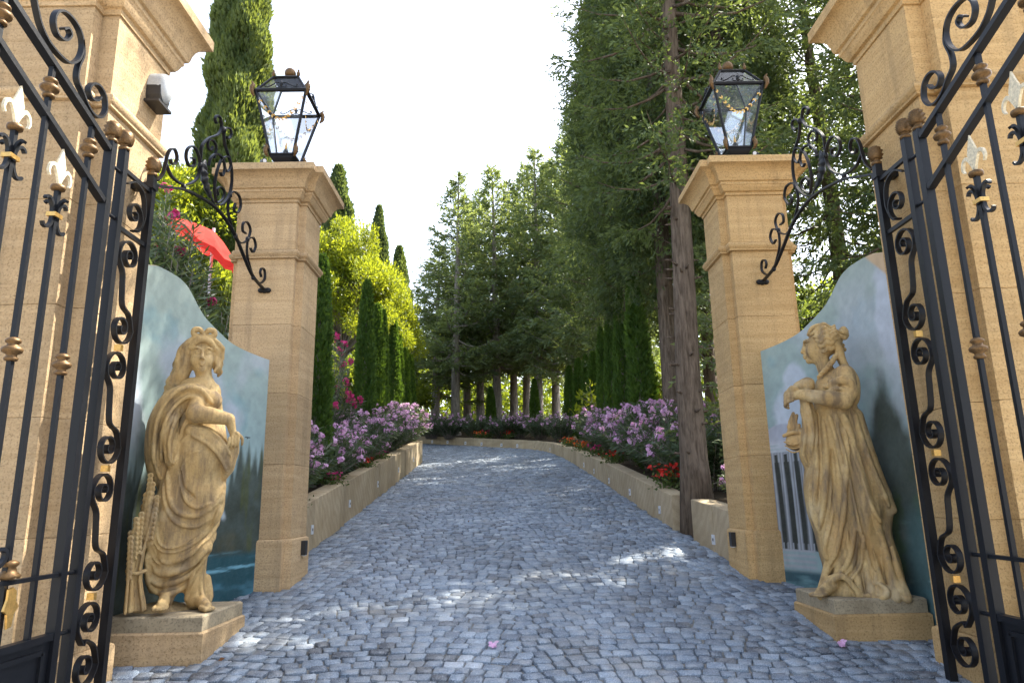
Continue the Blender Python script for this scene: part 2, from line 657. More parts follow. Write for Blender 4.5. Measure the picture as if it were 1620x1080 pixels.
SQ = [(i + k * 8, (i + 1) % 8 + k * 8, (i + 1) % 8 + (k + 1) * 8, i + (k + 1) * 8) for k in (0, 1) for i in range(8)]
SQ += [(16, 17, 18, 23), (18, 19, 22, 23), (19, 20, 21, 22)]
SQ = np.array(SQ)
protos = [sett_proto() for _ in range(NV)]
variant = rng.integers(0, NV, NC)
lift = rng.normal(0, .0030, NC)
SLOPE = math.atan(.15)
# the 300 stones that show largest: nearest in the frame
vis = (np.abs(cx + .09) < .74 * cyy + .12) & (cyy > 4.72) & (np.abs(cx) < 2.6)
big = np.where(vis)[0]
big = big[np.argsort(cyy[big])][:300]
isbig = np.zeros(NC, bool); isbig[big] = True
# tones of the shared single stones: a few meshes per outline
sett_meshes = {}
for i in big:
    tq = round(float(tone[i]) * 6) / 6
    key = (int(variant[i]) % 8, tq)
    if key not in sett_meshes:
        me = mesh_from('sett', protos[key[0]], SQ)
        set_tone(me, np.full(24, tq))
        me.materials.append(M['sett'])
        sett_meshes[key] = me
    o = link('sett', sett_meshes[key], None, drive)
    o.location = (cx[i], cyy[i], gz(cyy[i]) + lift[i])
    o.rotation_euler = (SLOPE + rng.normal(0, .022), rng.normal(0, .022), crot[i])
    o.scale = (cw[i], cd[i], 1)
rest = np.where(~isbig)[0]
P = np.array(protos)[variant[rest]]                       # n,24,3
lx, ly, lz = P[..., 0] * cw[rest, None], P[..., 1] * cd[rest, None], P[..., 2]
tx, ty = rng.normal(0, .022, len(rest))[:, None], rng.normal(0, .022, len(rest))[:, None]
c_, s_ = np.cos(crot[rest])[:, None], np.sin(crot[rest])[:, None]
wx = cx[rest, None] + lx * c_ - ly * s_
wy = cyy[rest, None] + lx * s_ + ly * c_
slope_here = (gz(cyy[rest] + .05) - gz(cyy[rest] - .05))[:, None] / .1
wz = gz(cyy[rest])[:, None] + lift[rest, None] + lz + (wy - cyy[rest, None]) * (slope_here + tx) + lx * ty
V = np.stack([wx, wy, wz], -1).reshape(-1, 3)
Q = (SQ[None] + (np.arange(len(rest)) * 24)[:, None, None]).reshape(-1, 4)
me = mesh_from('sett_paving', V, Q)
set_tone(me, np.repeat(tone[rest], 24))
o = link('sett_paving', me, M['sett'], drive)
o['kind'] = 'stuff'


# raised beds behind the garden walls
def bed_right(name, inset, outer):
    """planting bed following the curved right and far wall"""
    n = len(re_path)
    t = np.gradient(re_path, axis=0); t /= np.linalg.norm(t, axis=1)[:, None]
    nrm = np.stack([t[:, 1], -t[:, 0]], 1)
    nrm *= np.sign((nrm[:, :1] * 1 + nrm[:, 1:] * .6)) 
    rows = []
    for d in (inset, inset + .7, outer * .5, outer):
        q = re_path[:, :2] + nrm * d
        rows.append(np.c_[q, gz(q[:, 1]) + wall_h(re_path[:, 1]) - .05])
    V = np.concatenate(rows)
    idx = np.arange(len(V)).reshape(4, n)
    Q = np.stack([idx[:-1, :-1], idx[1:, :-1], idx[1:, 1:], idx[:-1, 1:]], -1).reshape(-1, 4)
    return link(name, mesh_from(name, V, Q, True), M['soil'])


def wall_h(y):
    """height of the right / far garden wall along its length"""
    return np.interp(y, [7.5, 9.2, 9.6, 14, 17, 20.6, 23, 40], [.56, .48, .45, .44, .40, .33, .30, .28])


tag(bed_right('planting_bed', .10, 16), kind='structure')
bl = sheet('planting_bed', np.array([-40, -20, -8, -5, -4, -3.2, -2.56]), np.concatenate([np.linspace(7.4, 19.7, 14)]),
           lambda X, Y: gz(Y) + .55 + np.clip((-2.7 - X) * .10, 0, .6), M['soil'])
tag(bl, kind='structure')


# garden walls: sawn stone slabs, each its own piece
def slab_wall(name, path, hf, thick, step, label, side, seed, z_extra=.03):
    """path: plan polyline of the face; side=+1 when the wall body lies to the right of the walking direction"""
    r = np.random.default_rng(seed)
    path = np.asarray(path, float)[:, :2]
    seg = np.linalg.norm(np.diff(path, axis=0), axis=1)
    s = np.r_[0, np.cumsum(seg)]
    L = s[-1]
    root = thing(name, (path[0][0], path[0][1], gz(path[0][1])), label, 'wall')
    a = 0.0
    while a < L - .05:
        b = min(a + step * r.uniform(.82, 1.22), L)
        if L - b < step * .4: b = L
        g = .0028
        pa = np.array([np.interp(a + g, s, path[:, k]) for k in (0, 1)])
        pb = np.array([np.interp(b - g, s, path[:, k]) for k in (0, 1)])
        t = (pb - pa) / np.linalg.norm(pb - pa)
        n = np.array((t[1], -t[0])) * side
        off = r.normal(0, .003)
        mb = MB()
        rings = []
        ha, hb = float(hf(pa[1])) + r.normal(0, .002), float(hf(pb[1]))
        ch = .008
        za, zb = gz(pa[1]), gz(pb[1])
        f0, f1 = off, thick
        def ring(e, zz):      # e: inset of the top edge chamfer
            return [(*(pa + n * (f0 + e)), za + zz(ha)), (*(pb + n * (f0 + e)), zb + zz(hb)), (*(pb + n * (f1 - e)), zb + zz(hb)), (*(pa + n * (f1 - e)), za + zz(ha))]
        rs = [ring(0, lambda h: -.1), ring(0, lambda h: h - ch), ring(ch, lambda h: h)]
        if side > 0: rs = [list(reversed(q)) for q in rs]
        mb.rings(rs)
        mb.build('stone_slab', M['planter'], root)
        a = b
    return root


slab_wall('garden_wall', [(LEFT_X, 7.55), (LEFT_X, 19.6)], lambda y: .60, .24, .44,
          'long straight sandstone planter wall below the pink oleanders, from the pillar with the parasol side', -1, 3)
bpy.data.objects['garden_wall']['label'] = 'long straight sandstone planter wall running up the left side of the drive'
short = [p for p in re_path if p[1] <= 9.02]
slab_wall('garden_wall', short, wall_h, .26, .62, 'short stub of sandstone wall between the big tree trunk and the right pillar', 1, 4)
long_ = [p for p in re_path if p[1] >= 9.52]
slab_wall('garden_wall', long_, wall_h, .24, .47, 'long sandstone planter wall curving from the big trunk across the end of the drive', 1, 5)


# ------------------------------------------------------------------ stone pillars
def offset_poly(poly, p):
    poly = np.asarray(poly, float)
    n = len(poly)
    out = []
    for i in range(n):
        a, b, c = poly[i - 1], poly[i], poly[(i + 1) % n]
        e1, e2 = b - a, c - b
        n1 = np.array((e1[1], -e1[0])) / np.linalg.norm(e1)
        n2 = np.array((e2[1], -e2[0])) / np.linalg.norm(e2)
        out.append(b + p * (n1 + n2))
    return np.array(out)


def loft_poly(mb, poly, prof):
    mb.rings([np.c_[offset_poly(poly, p), np.full(len(poly), z)] for z, p in prof])


CORN = [(0, .012), (.032, .014), (.038, .036), (.06, .052), (.092, .066), (.10, .076), (.128, .076), (.134, .096), (.15, .104), (.185, .112),
        (.225, .128), (.26, .158), (.285, .196), (.29, .218), (.36, .218), (.366, .212)]
TORUS = [(0, .004), (.004, .026), (.022, .026), (.028, .034), (.05, .046), (.07, .046), (.088, .034), (.094, .008), (.10, .002)]


def pillar(name, sx, x0, x1, y0, y1, px0, px1, py, zg, z_base, z_mold, z_corn, z_top, label, mat):
    """square shaft with a proud front panel; x0 is the inner side (towards the drive), authored on the left side (negative x)"""
    poly = [(-x1, y0), (-px1, y0), (-px1, py), (-px0, py), (-px0, y0), (-x0, y0), (-x0, y1), (-x1, y1)]
    root = thing(name, (-(x0 + x1) / 2 * sx, (y0 + y1) / 2, zg), label, 'pillar')
    r = random.Random(int(x0 * 100) + sx)
    def piece(pname, prof, asm=30):
        mb = MB(sx)
        loft_poly(mb, poly, prof)
        return mb.build(pname, mat, root, autosmooth=asm)
    piece('base_block', [(zg - .25, .026), (z_base - .03, .026), (z_base - .012, .020), (z_base, .002)])
    def courses(za, zb, n):
        hs = np.linspace(za, zb, n + 1)
        for i in range(n):
            a, b = hs[i], hs[i + 1]
            e = r.uniform(-.0012, .0012)
            piece('stone_block', [(a + .0008, e - .0035), (a + .004, e), (b - .004, e), (b - .0008, e - .0035)], 20)
    courses(z_base, z_mold - .10, max(3, int((z_mold - z_base) / .72)))
    piece('moulding', [(z_mold - .10 + z, p) for z, p in TORUS], 40)
    courses(z_mold, z_corn, 1)
    k = (z_top - z_corn) / .366
    piece('cornice', [(z_corn + z * k, p * (k if k < 1.05 else 1.1)) for z, p in CORN], 25)
    return root


pillar('gate_pillar', 1, 2.235, 2.985, 7.10, 7.64, 2.31, 2.91, 7.00, gz(7.0), 1.535, 4.485, 5.02, 5.385,
       'tall limestone pillar topped by a lantern, left of the drive where the planter wall starts', M['stone_l'])
pillar('gate_pillar', -1, 2.235, 2.985, 7.10, 7.64, 2.31, 2.91, 7.00, gz(7.0), 1.535, 4.485, 5.02, 5.385,
       'tall orange-lit limestone pillar topped by a lantern, right of the drive beside the big trunk', M['stone_r'])
pillar('gate_pier', 1, 2.77, 3.62, 4.30, 5.00, 2.89, 3.50, 4.20, gz(4.3), .985, 4.61, 5.23, 5.70,
       'massive limestone gate pier at the left frame edge carrying a bulkhead lamp', M['stone_l'])
pillar('gate_pier', -1, 2.77, 3.62, 4.30, 5.00, 2.89, 3.50, 4.20, gz(4.3), .985, 4.61, 5.23, 5.70,
       'massive orange-lit limestone gate pier at the right frame edge behind the open gate', M['stone_r'])


# ------------------------------------------------------------------ painted niche walls
def smoothstep(a, b, x):
    t = np.clip((x - a) / (b - a), 0, 1)
    return t * t * (3 - 2 * t)


_pn = np.random.default_rng(5).random((64, 64))


def vnoise(x, y, oct=5):
    """tileable value noise, for painting"""
    out = np.zeros_like(x); amp = .5; tot = 0
    for k in range(oct):
        xi, yi = np.floor(x).astype(int), np.floor(y).astype(int)
        fx, fy = x - xi, y - yi
        fx, fy = fx * fx * (3 - 2 * fx), fy * fy * (3 - 2 * fy)
        g = lambda i, j: _pn[(yi + j) % 64, (xi + i) % 64]
        out += amp * ((g(0, 0) * (1 - fx) + g(1, 0) * fx) * (1 - fy) + (g(0, 1) * (1 - fx) + g(1, 1) * fx) * fy)
        tot += amp; amp *= .5
        x, y = x * 2.03 + 17.3, y * 2.01 + 9.7
    return out / tot


def mixc(c, d, m):
    return c * (1 - m[..., None]) + np.asarray(d) * m[..., None]


WALL_PLAN = [(2.50, 7.02), (2.66, 6.70), (2.83, 6.30), (2.95, 5.85), (3.00, 5.40), (3.00, 4.98)]
TOP_L = [(424.5, 568.7), (403, 561), (380, 551), (364, 541.5), (341, 520), (323, 500.6), (310, 477), (298, 454), (286, 440), (269, 429.6), (249.5, 420), (236, 420)]


def wall_line(n=160):
    p = smooth_path([(-x, y, 0) for x, y in WALL_PLAN], 20)
    s = np.r_[0, np.cumsum(np.linalg.norm(np.diff(p, axis=0), axis=1))]
    u = np.linspace(0, s[-1], n)
    return np.stack([np.interp(u, s, p[:, k]) for k in (0, 1)], 1), u


wl, wu = wall_line()
# height of the curved top, from the outline against the wall's own plan
tops = []
for px, py in TOP_L:
    a, b = ray(px, py)
    q = (wl[:, 0] - CAM[0]) - a * wl[:, 1]
    i = int(np.argmin(np.abs(q)))
    tops.append((wu[i], CAM[2] + b * wl[i, 1]))
tops.append((wu[-1] + .05, tops[-1][1] - .02))
tops = np.array(tops)


def mural_colour(u, z, U, right):
    """u: metres along the wall from the pillar, z: metres above the drive there"""
    n1 = vnoise(u * 2.2 + 3, z * 2.2, 5)
    n2 = vnoise(u * 5 + 31, z * 5 + 3, 5)
    streak = vnoise(u * 16 + 7, z * 2.4 + 2, 4)
    c = np.zeros(u.shape + (3,)) + np.array((.290, .365, .345))
    c = mixc(c, (.240, .345, .365), smoothstep(2.4, 1.3, z) * .8)
    c = mixc(c, (.31, .365, .315), smoothstep(2.2, 3.2, z) * .55)
    c = mixc(c, (.165, .30, .345), smoothstep(.54, .72, n1) * .55)
    cloud = smoothstep(.50, .66, vnoise(u * 1.5 + (5 if right else 11), z * 1.3 + 4, 5)) * smoothstep(.9, 1.5, z) * smoothstep(3.1, 2.2, z)
    c = mixc(c, (.39, .43, .49), cloud * .6)
    if right:
        for (cu, cz, ru, rz) in ((.30, 1.62, .20, .24), (.42, 1.86, .16, .2), (.25, 1.40, .2, .14), (1.65, 2.2, .16, .5)):
            d = np.sqrt(((u - cu) / ru) ** 2 + ((z - cz) / rz) ** 2) + (n2 - .5) * .7
            c = mixc(c, (.45, .50, .58), smoothstep(1.15, .75, d) * .8)
        tz = 1.02 + .42 * smoothstep(1.0, 1.42, u) * smoothstep(1.9, 1.55, u) + .12 * (streak - .5) + .25 * np.exp(-((u - 1.43) / .13) ** 2)
        c = mixc(c, (.040, .048, .036), smoothstep(.16, -.14, z - tz - .3 * (n2 - .5)) * smoothstep(.45, .95, u) * (.80 + .2 * n2))
        c = mixc(c, (.065, .11, .035), smoothstep(.5, .75, n2) * smoothstep(1.45, 1.15, z) * smoothstep(.95, 1.3, u) * .7)
        c = mixc(c, (.17, .155, .125), smoothstep(.48, .72, n1) * smoothstep(1.0, .55, z) * smoothstep(.7, 1.1, u) * .65)
        # round temple: dome, entablature, four columns, steps
        tm = smoothstep(.50, .46, u)
        c = mixc(c, (.035, .040, .036), tm * ((z < 1.22) & (z > .30)))
        dome = ((u - .20) / .27) ** 2 + ((z - 1.34) / .15) ** 2
        c = mixc(c, (.34, .37, .44), smoothstep(1.05, .9, dome) * (z > 1.3))
        c = mixc(c, (.42, .45, .51), smoothstep(.46, .44, u) * ((z > 1.20) & (z <= 1.33)) * (.7 + .3 * np.sin(z * 180)))
        for k, cu in enumerate((.03, .145, .265, .385)):
            w = .034 + .012 * ((z > 1.12) | (z < .37))
            m = smoothstep(w, w - .012, np.abs(u - cu - .012 * np.sin(z * 3))) * ((z < 1.22) & (z > .30))
            fl = .72 + .28 * np.sin((u - cu) * 330)
            c = mixc(c, np.stack([.36 * fl, .39 * fl, .435 * fl], -1), m)
        stp = smoothstep(.47, .40, u) * ((z <= .31) & (z > .12))
        c = mixc(c, (.33, .35, .385), stp * (.55 + .45 * np.sin(z * 130)))
        c = mixc(c, (.045, .095, .115), smoothstep(.14, .09, z))
        c = mixc(c, (.13, .24, .26), smoothstep(.5, .75, vnoise(u * 3, z * 16, 4)) * smoothstep(.16, .10, z))
        lake = smoothstep(.62, .30, z - .35 * smoothstep(1.1, 2.0, u)) * smoothstep(1.35, 1.6, u)
        c = mixc(c, (.075, .15, .16), lake * .75)
        c = mixc(c, (.22, .37, .36), lake * smoothstep(.55, .75, vnoise(u * 3, z * 12 + 2, 4)))
        top = smoothstep(-.02, .02, (z - 2.86) + .95 * (u - 1.37))
        c = mixc(c, (.50, .375, .245), top)
    else:
        for (cu, cz, ru, rz) in ((.46, 1.66, .11, .12), (1.1, 2.0, .3, .28), (1.75, 1.7, .16, .4), (.75, 1.9, .2, .2)):
            d = np.sqrt(((u - cu) / ru) ** 2 + ((z - cz) / rz) ** 2) + (n2 - .5) * .8
            c = mixc(c, (.40, .45, .53), smoothstep(1.25, .6, d) * .65)
        # row of painted cypresses to the right, darker wood to the left
        tz = .95 + np.zeros_like(u)
        for k, (cu, th) in enumerate(((.05, 1.34), (.13, 1.37), (.215, 1.36), (.31, 1.40), (.40, 1.2), (.5, 1.05))):
            tz = np.maximum(tz, th - np.abs(u - cu) * 5.5)
        tz = np.where(u > .8, 1.05 + .28 * (streak - .4) + .3 * smoothstep(1.7, 2.0, u), tz)
        wood = smoothstep(.10, -.10, z - tz - .22 * (streak - .5)) * (.78 + .3 * n2)
        c = mixc(c, (.034, .044, .034), np.clip(wood, 0, .96))
        c = mixc(c, (.070, .085, .030), wood * smoothstep(.52, .72, streak) * .75)
        c = mixc(c, (.105, .085, .035), wood * smoothstep(.58, .75, n1) * .5)
        fall = smoothstep(.05, .015, np.abs(u - .47 - .05 * np.sin(z * 9))) * smoothstep(.52, .6, z) * smoothstep(.86, .74, z)
        c = mixc(c, (.38, .45, .50), fall * smoothstep(.40, .6, n2) * .9)
        lake = smoothstep(.42, .34, z + .05 * (n1 - .5)) * smoothstep(1.2, .9, u)
        c = mixc(c, (.022, .075, .095), lake)
        c = mixc(c, (.060, .165, .225), lake * smoothstep(.47, .70, vnoise(u * 2.5 + 4, z * 11 + 3, 4)) * .9)
        c = mixc(c, (.16, .36, .46), lake * smoothstep(.62, .76, vnoise(u * 3 + 4, z * 20 + 9, 4)))
        bird = (np.abs(z - 1.445 - .35 * np.abs(u - .24) + 6 * (u - .24) ** 2) < .006) & (np.abs(u - .24) < .036)
        c = mixc(c, (.02, .022, .025), bird.astype(float))
    # plain rendered border
    edge = smoothstep(.022, .012, u)
    c = mixc(c, (.52, .43, .29), edge * .8)
    br = vnoise(u * 17 + 3 * n1, z * 15, 4)
    return np.clip(c * (.84 + .32 * br)[..., None] + (.02 * (vnoise(u * 60, z * 60, 3) - .5))[..., None], 0, 1)


def m_mural():
    N = Nodes('painted_render')
    c = N.attr('paint', 'Color')
    N.set(Base_Color=c, Roughness=.78, Specular_IOR_Level=.3)
    w = N.world()
    N.bump(N.math('ADD', N.noise(w, 120, 3, .7), N.math('MULTIPLY', N.noise(w, 14, 3), .8)), .4, .006)
    return N.m


M['mural'] = m_mural()
M['render'] = m_plain('cream_render', (.56, .46, .32), .9, 0, .1, 60, .3, .2)


def niche_wall(sx, label):
    nu, nv = 170, 260
    line, u = wall_line(nu)
    topz = np.interp(u, tops[:, 0], tops[:, 1])
    k = np.ones(9) / 9
    topz = np.convolve(np.r_[[topz[0]] * 4, topz, [topz[-1]] * 4], k, 'valid')
    root = thing('niche_wall', (-2.9 * sx, 6.0, gz(6.0)), label, 'wall')
    zb = gz(line[:, 1]) - .15
    v = np.linspace(0, 1, nv)
    Zg = zb[None] + (topz - zb)[None] * v[:, None]
    Xg = np.tile(line[:, 0], (nv, 1)); Yg = np.tile(line[:, 1], (nv, 1))
    c = mural_colour(np.tile(u, (nv, 1)), Zg - gz(7.0), u[-1], sx < 0)
    V = np.stack([Xg * sx, Yg, Zg], -1).reshape(-1, 3) - np.array(root.location)
    idx = np.arange(nu * nv).reshape(nv, nu)
    q = np.stack([idx[:-1, :-1], idx[:-1, 1:], idx[1:, 1:], idx[1:, :-1]], -1).reshape(-1, 4)
    if sx > 0: q = q[:, ::-1]
    me = mesh_from('painted_face', V, q, True)
    ca = me.attributes.new('paint', 'FLOAT_COLOR', 'POINT')
    ca.data.foreach_set('color', np.concatenate([c, np.ones(c.shape[:2] + (1,))], -1).astype(np.float32).ravel())
    link('painted_face', me, M['mural'], root)
    # body of the wall behind the painting, with its rounded coping edge
    t = np.gradient(line, axis=0); t /= np.linalg.norm(t, axis=1)[:, None]
    nrm = np.stack([-t[:, 1], t[:, 0]], 1)
    nrm *= np.where(nrm[:, :1] < 0, 1, -1)
    mb = MB(sx)
    sel = list(range(0, nu, 3)) + [nu - 1]
    rr = []
    for i in sel:
        a = line[i] + nrm[i] * .004
        b = line[i] + nrm[i] * .17
        rr.append([(*a, zb[i]), (*a, topz[i] - .012), (*(a + nrm[i] * .010), topz[i] + .006), (*(b - nrm[i] * .02), topz[i] + .004), (*b, topz[i] - .02), (*b, zb[i])])
    mb.rings(rr)
    mb.build('wall_body', M['render'], root, autosmooth=40)
    return root


niche_wall(1, 'curved garden wall with painted cypresses and blue lake behind the statue with a wheat sheaf')
niche_wall(-1, 'curved garden wall with painted white temple columns behind the statue in profile')
# ------------------------------------------------------------------ wrought iron
GX = -2.64                                   # plane of the open left gate leaf and its side panel
SIDE = (1, 0, 0)


def on_gate(pts):
    return [at_plane(x, y, (GX, 0), (GX, 1)) for x, y in pts]


def square_bar(mb, x, y, z0, z1, w):
    mb.box(x - w / 2, x + w / 2, y - w / 2, y + w / 2, z0, z1)


COLLAR = [(.018, -.062), (.030, -.058), (.034, -.046), (.024, -.036), (.026, -.026), (.047, -.014), (.051, 0), (.045, .010), (.028, .020), (.026, .030), (.036, .038), (.038, .048), (.028, .058), (.017, .064)]
RINGS2 = [(.016, -.02), (.036, -.014), (.040, 0), (.036, .012), (.016, .02)]


def pinecone(mb, x, y, z, k=1.0):
    mb.lathe([(.034 * k, 0), (.036 * k, .016 * k), (.024 * k, .026 * k), (.024 * k, .034 * k), (.03 * k, .04 * k)], (x, y, z), 12)
    a = np.arange(14) * 2 * math.pi / 14
    rings = []
    for i, t in enumerate(np.linspace(0, 1, 13)):
        r = .049 * math.sqrt(max(.012, 1 - (abs(t - .42) / .62) ** 2.3))
        bump = 1 + .15 * np.cos(a * 7 + i * math.pi)
        rings.append(np.stack([x + k * r * bump * np.cos(a + i * .22), y + k * r * bump * np.sin(a + i * .22), np.full(14, z + k * (.04 + .105 * t))], 1))
    mb.rings(rings)


def spiral(c, r0, r1, a0, turns, n=30):
    """in (y, z): radius r0 -> r1 from angle a0 through turns (signed)"""
    t = np.linspace(0, 1, n)
    a = a0 + turns * 2 * math.pi * t
    r = r0 + (r1 - r0) * t ** .8
    return np.stack([np.full(n, GX), c[0] + r * np.cos(a), c[1] + r * np.sin(a)], 1)


def s_scroll(yc, z0, z1, R0, flip=1):
    """S with a volute at each end, filling z0..z1 (leaves z from top volute to bottom volute)"""
    up, lo = (yc, z1 - R0 - .012), (yc, z0 + R0 + .012)
    # top: centre outwards, counter-clockwise to the left-hand side, heading down
    a = spiral(up, R0, .016, math.pi, -1.62 * flip if flip > 0 else 1.62, 34)[::-1]
    b = spiral(lo, R0, .016, 0, -1.62, 34)
    if flip < 0:
        a = spiral(up, R0, .016, 0, 1.62, 34)[::-1]
        b = spiral(lo, R0, .016, math.pi, 1.62, 34)
    s = -1 if flip > 0 else 1
    mid = smooth_path([a[-1], (GX, yc + s * R0 * .93, up[1] - R0 * .45), (GX, yc + s * R0 * .42, up[1] - R0 * 1.08), (GX, yc + s * R0 * .30, (up[1] + lo[1]) / 2 + .02),
                       (GX, yc - s * R0 * .10 + s * R0 * .2, lo[1] + R0 * 1.25), (GX, yc - s * R0 * .62, lo[1] + R0 * .85), b[0]], 6)
    return np.concatenate([a, mid[1:-1], b])


def gate_side_panel(sx, label):
    yn, yf, w = 4.31, 4.69, .050
    root = thing('gate_side_panel', (GX * sx, 4.5, gz(4.5)), label, 'iron panel')
    for y in (yn, yf):
        mb = MB(sx)
        square_bar(mb, GX, y, gz(y) + .01, 4.195, w)
        o = mb.build('post', M['iron'], root)
        mb = MB(sx); pinecone(mb, GX, y, 4.196)
        mb.build('finial', M['bronze'], o, True)
    for z in (4.07, 3.66):
        mb = MB(sx); mb.box(GX - .012, GX + .012, yn + w / 2, yf - w / 2, z - .014, z + .014)
        mb.build('rail', M['iron'], root)
    # plate tying the far post to the pier
    mb = MB(sx); mb.box(-2.768, GX + .034, yf - .036, yf + .036, 4.09, 4.135)
    mb.build('wall_plate', M['iron'], root)
    yc, R0 = (yn + yf) / 2, .122
    bands = [3.645, 2.88, 2.10, 1.335, .80]
    # scroll between the two upper rails
    up = spiral((yc + .01, 3.82), .118, .014, -math.pi / 2, 1.55, 34)
    tail = smooth_path([(GX, yc - .12, 3.99), (GX, yc - .02, 4.045), (GX, yc + .10, 4.00), (GX, yc + .135, 3.86), (GX, yc + .08, 3.73), up[0]], 6)
    mb = MB(sx); mb.ribbon(np.concatenate([tail[:-1], up]), SIDE, .034, .011)
    mb.build('scroll', M['iron'], root, autosmooth=40)
    for i in range(4):
        mb = MB(sx)
        mb.ribbon(s_scroll(yc, bands[i + 1], bands[i], min(R0, (bands[i] - bands[i + 1]) * .24)), SIDE, .036, .0115)
        mb.build('scroll', M['iron'], root, autosmooth=40)
        if 0 < i:
            mb = MB(sx); mb.box(GX - .022, GX + .022, yc - .016, yc + .016, bands[i] - .02, bands[i] + .02)
            mb.build('gold_band', M['gold'], root)
    for y, z in ((4.235, 1.495), (4.235, 1.17), (4.235, 4.03), (4.235, 3.70)):
        mb = MB(sx); mb.tube([(GX, 4.19, z), (GX, 4.285, z)], .012, 8)
        mb.build('hinge', M['iron'], root)
    return root


gate_side_panel(1, 'narrow black scrollwork panel with pinecone posts beside the left gate pier')
gate_side_panel(-1, 'narrow black scrollwork panel with pinecone posts beside the right gate pier')


def fleur(mb, y, z0, h):
    """flat lily head in the gate plane: spear and two curling petals, z0..z0+h"""
    pts = [(0, 0), (.026, .30), (.040, .52), (.016, .80), (0, 1.0), (-.016, .80), (-.040, .52), (-.026, .30)]
    def plate(pl, th):
        a = np.array([(GX - th / 2, y + p, z0 + q * h) for p, q in pl]); b = a + (th, 0, 0)
        n = len(pl)
        mb.add(np.concatenate([a, b]), [tuple(range(n)), tuple(range(2 * n - 1, n - 1, -1))] + [(i, i + n, (i + 1) % n + n, (i + 1) % n) for i in range(n)])
    plate(pts, .012)
    for s in (-1, 1):
        p = smooth_path([(GX, y, z0), (GX, y + s * .018, z0 + .22 * h), (GX, y + s * .050, z0 + .44 * h), (GX, y + s * .085, z0 + .40 * h), (GX, y + s * .098, z0 + .22 * h), (GX, y + s * .086, z0 + .10 * h)], 5)
        n = len(p)
        mb.ribbon(p, SIDE, .016, .022, np.interp(np.arange(n), [0, n * .45, n - 1], [.55, 1.0, .3]))


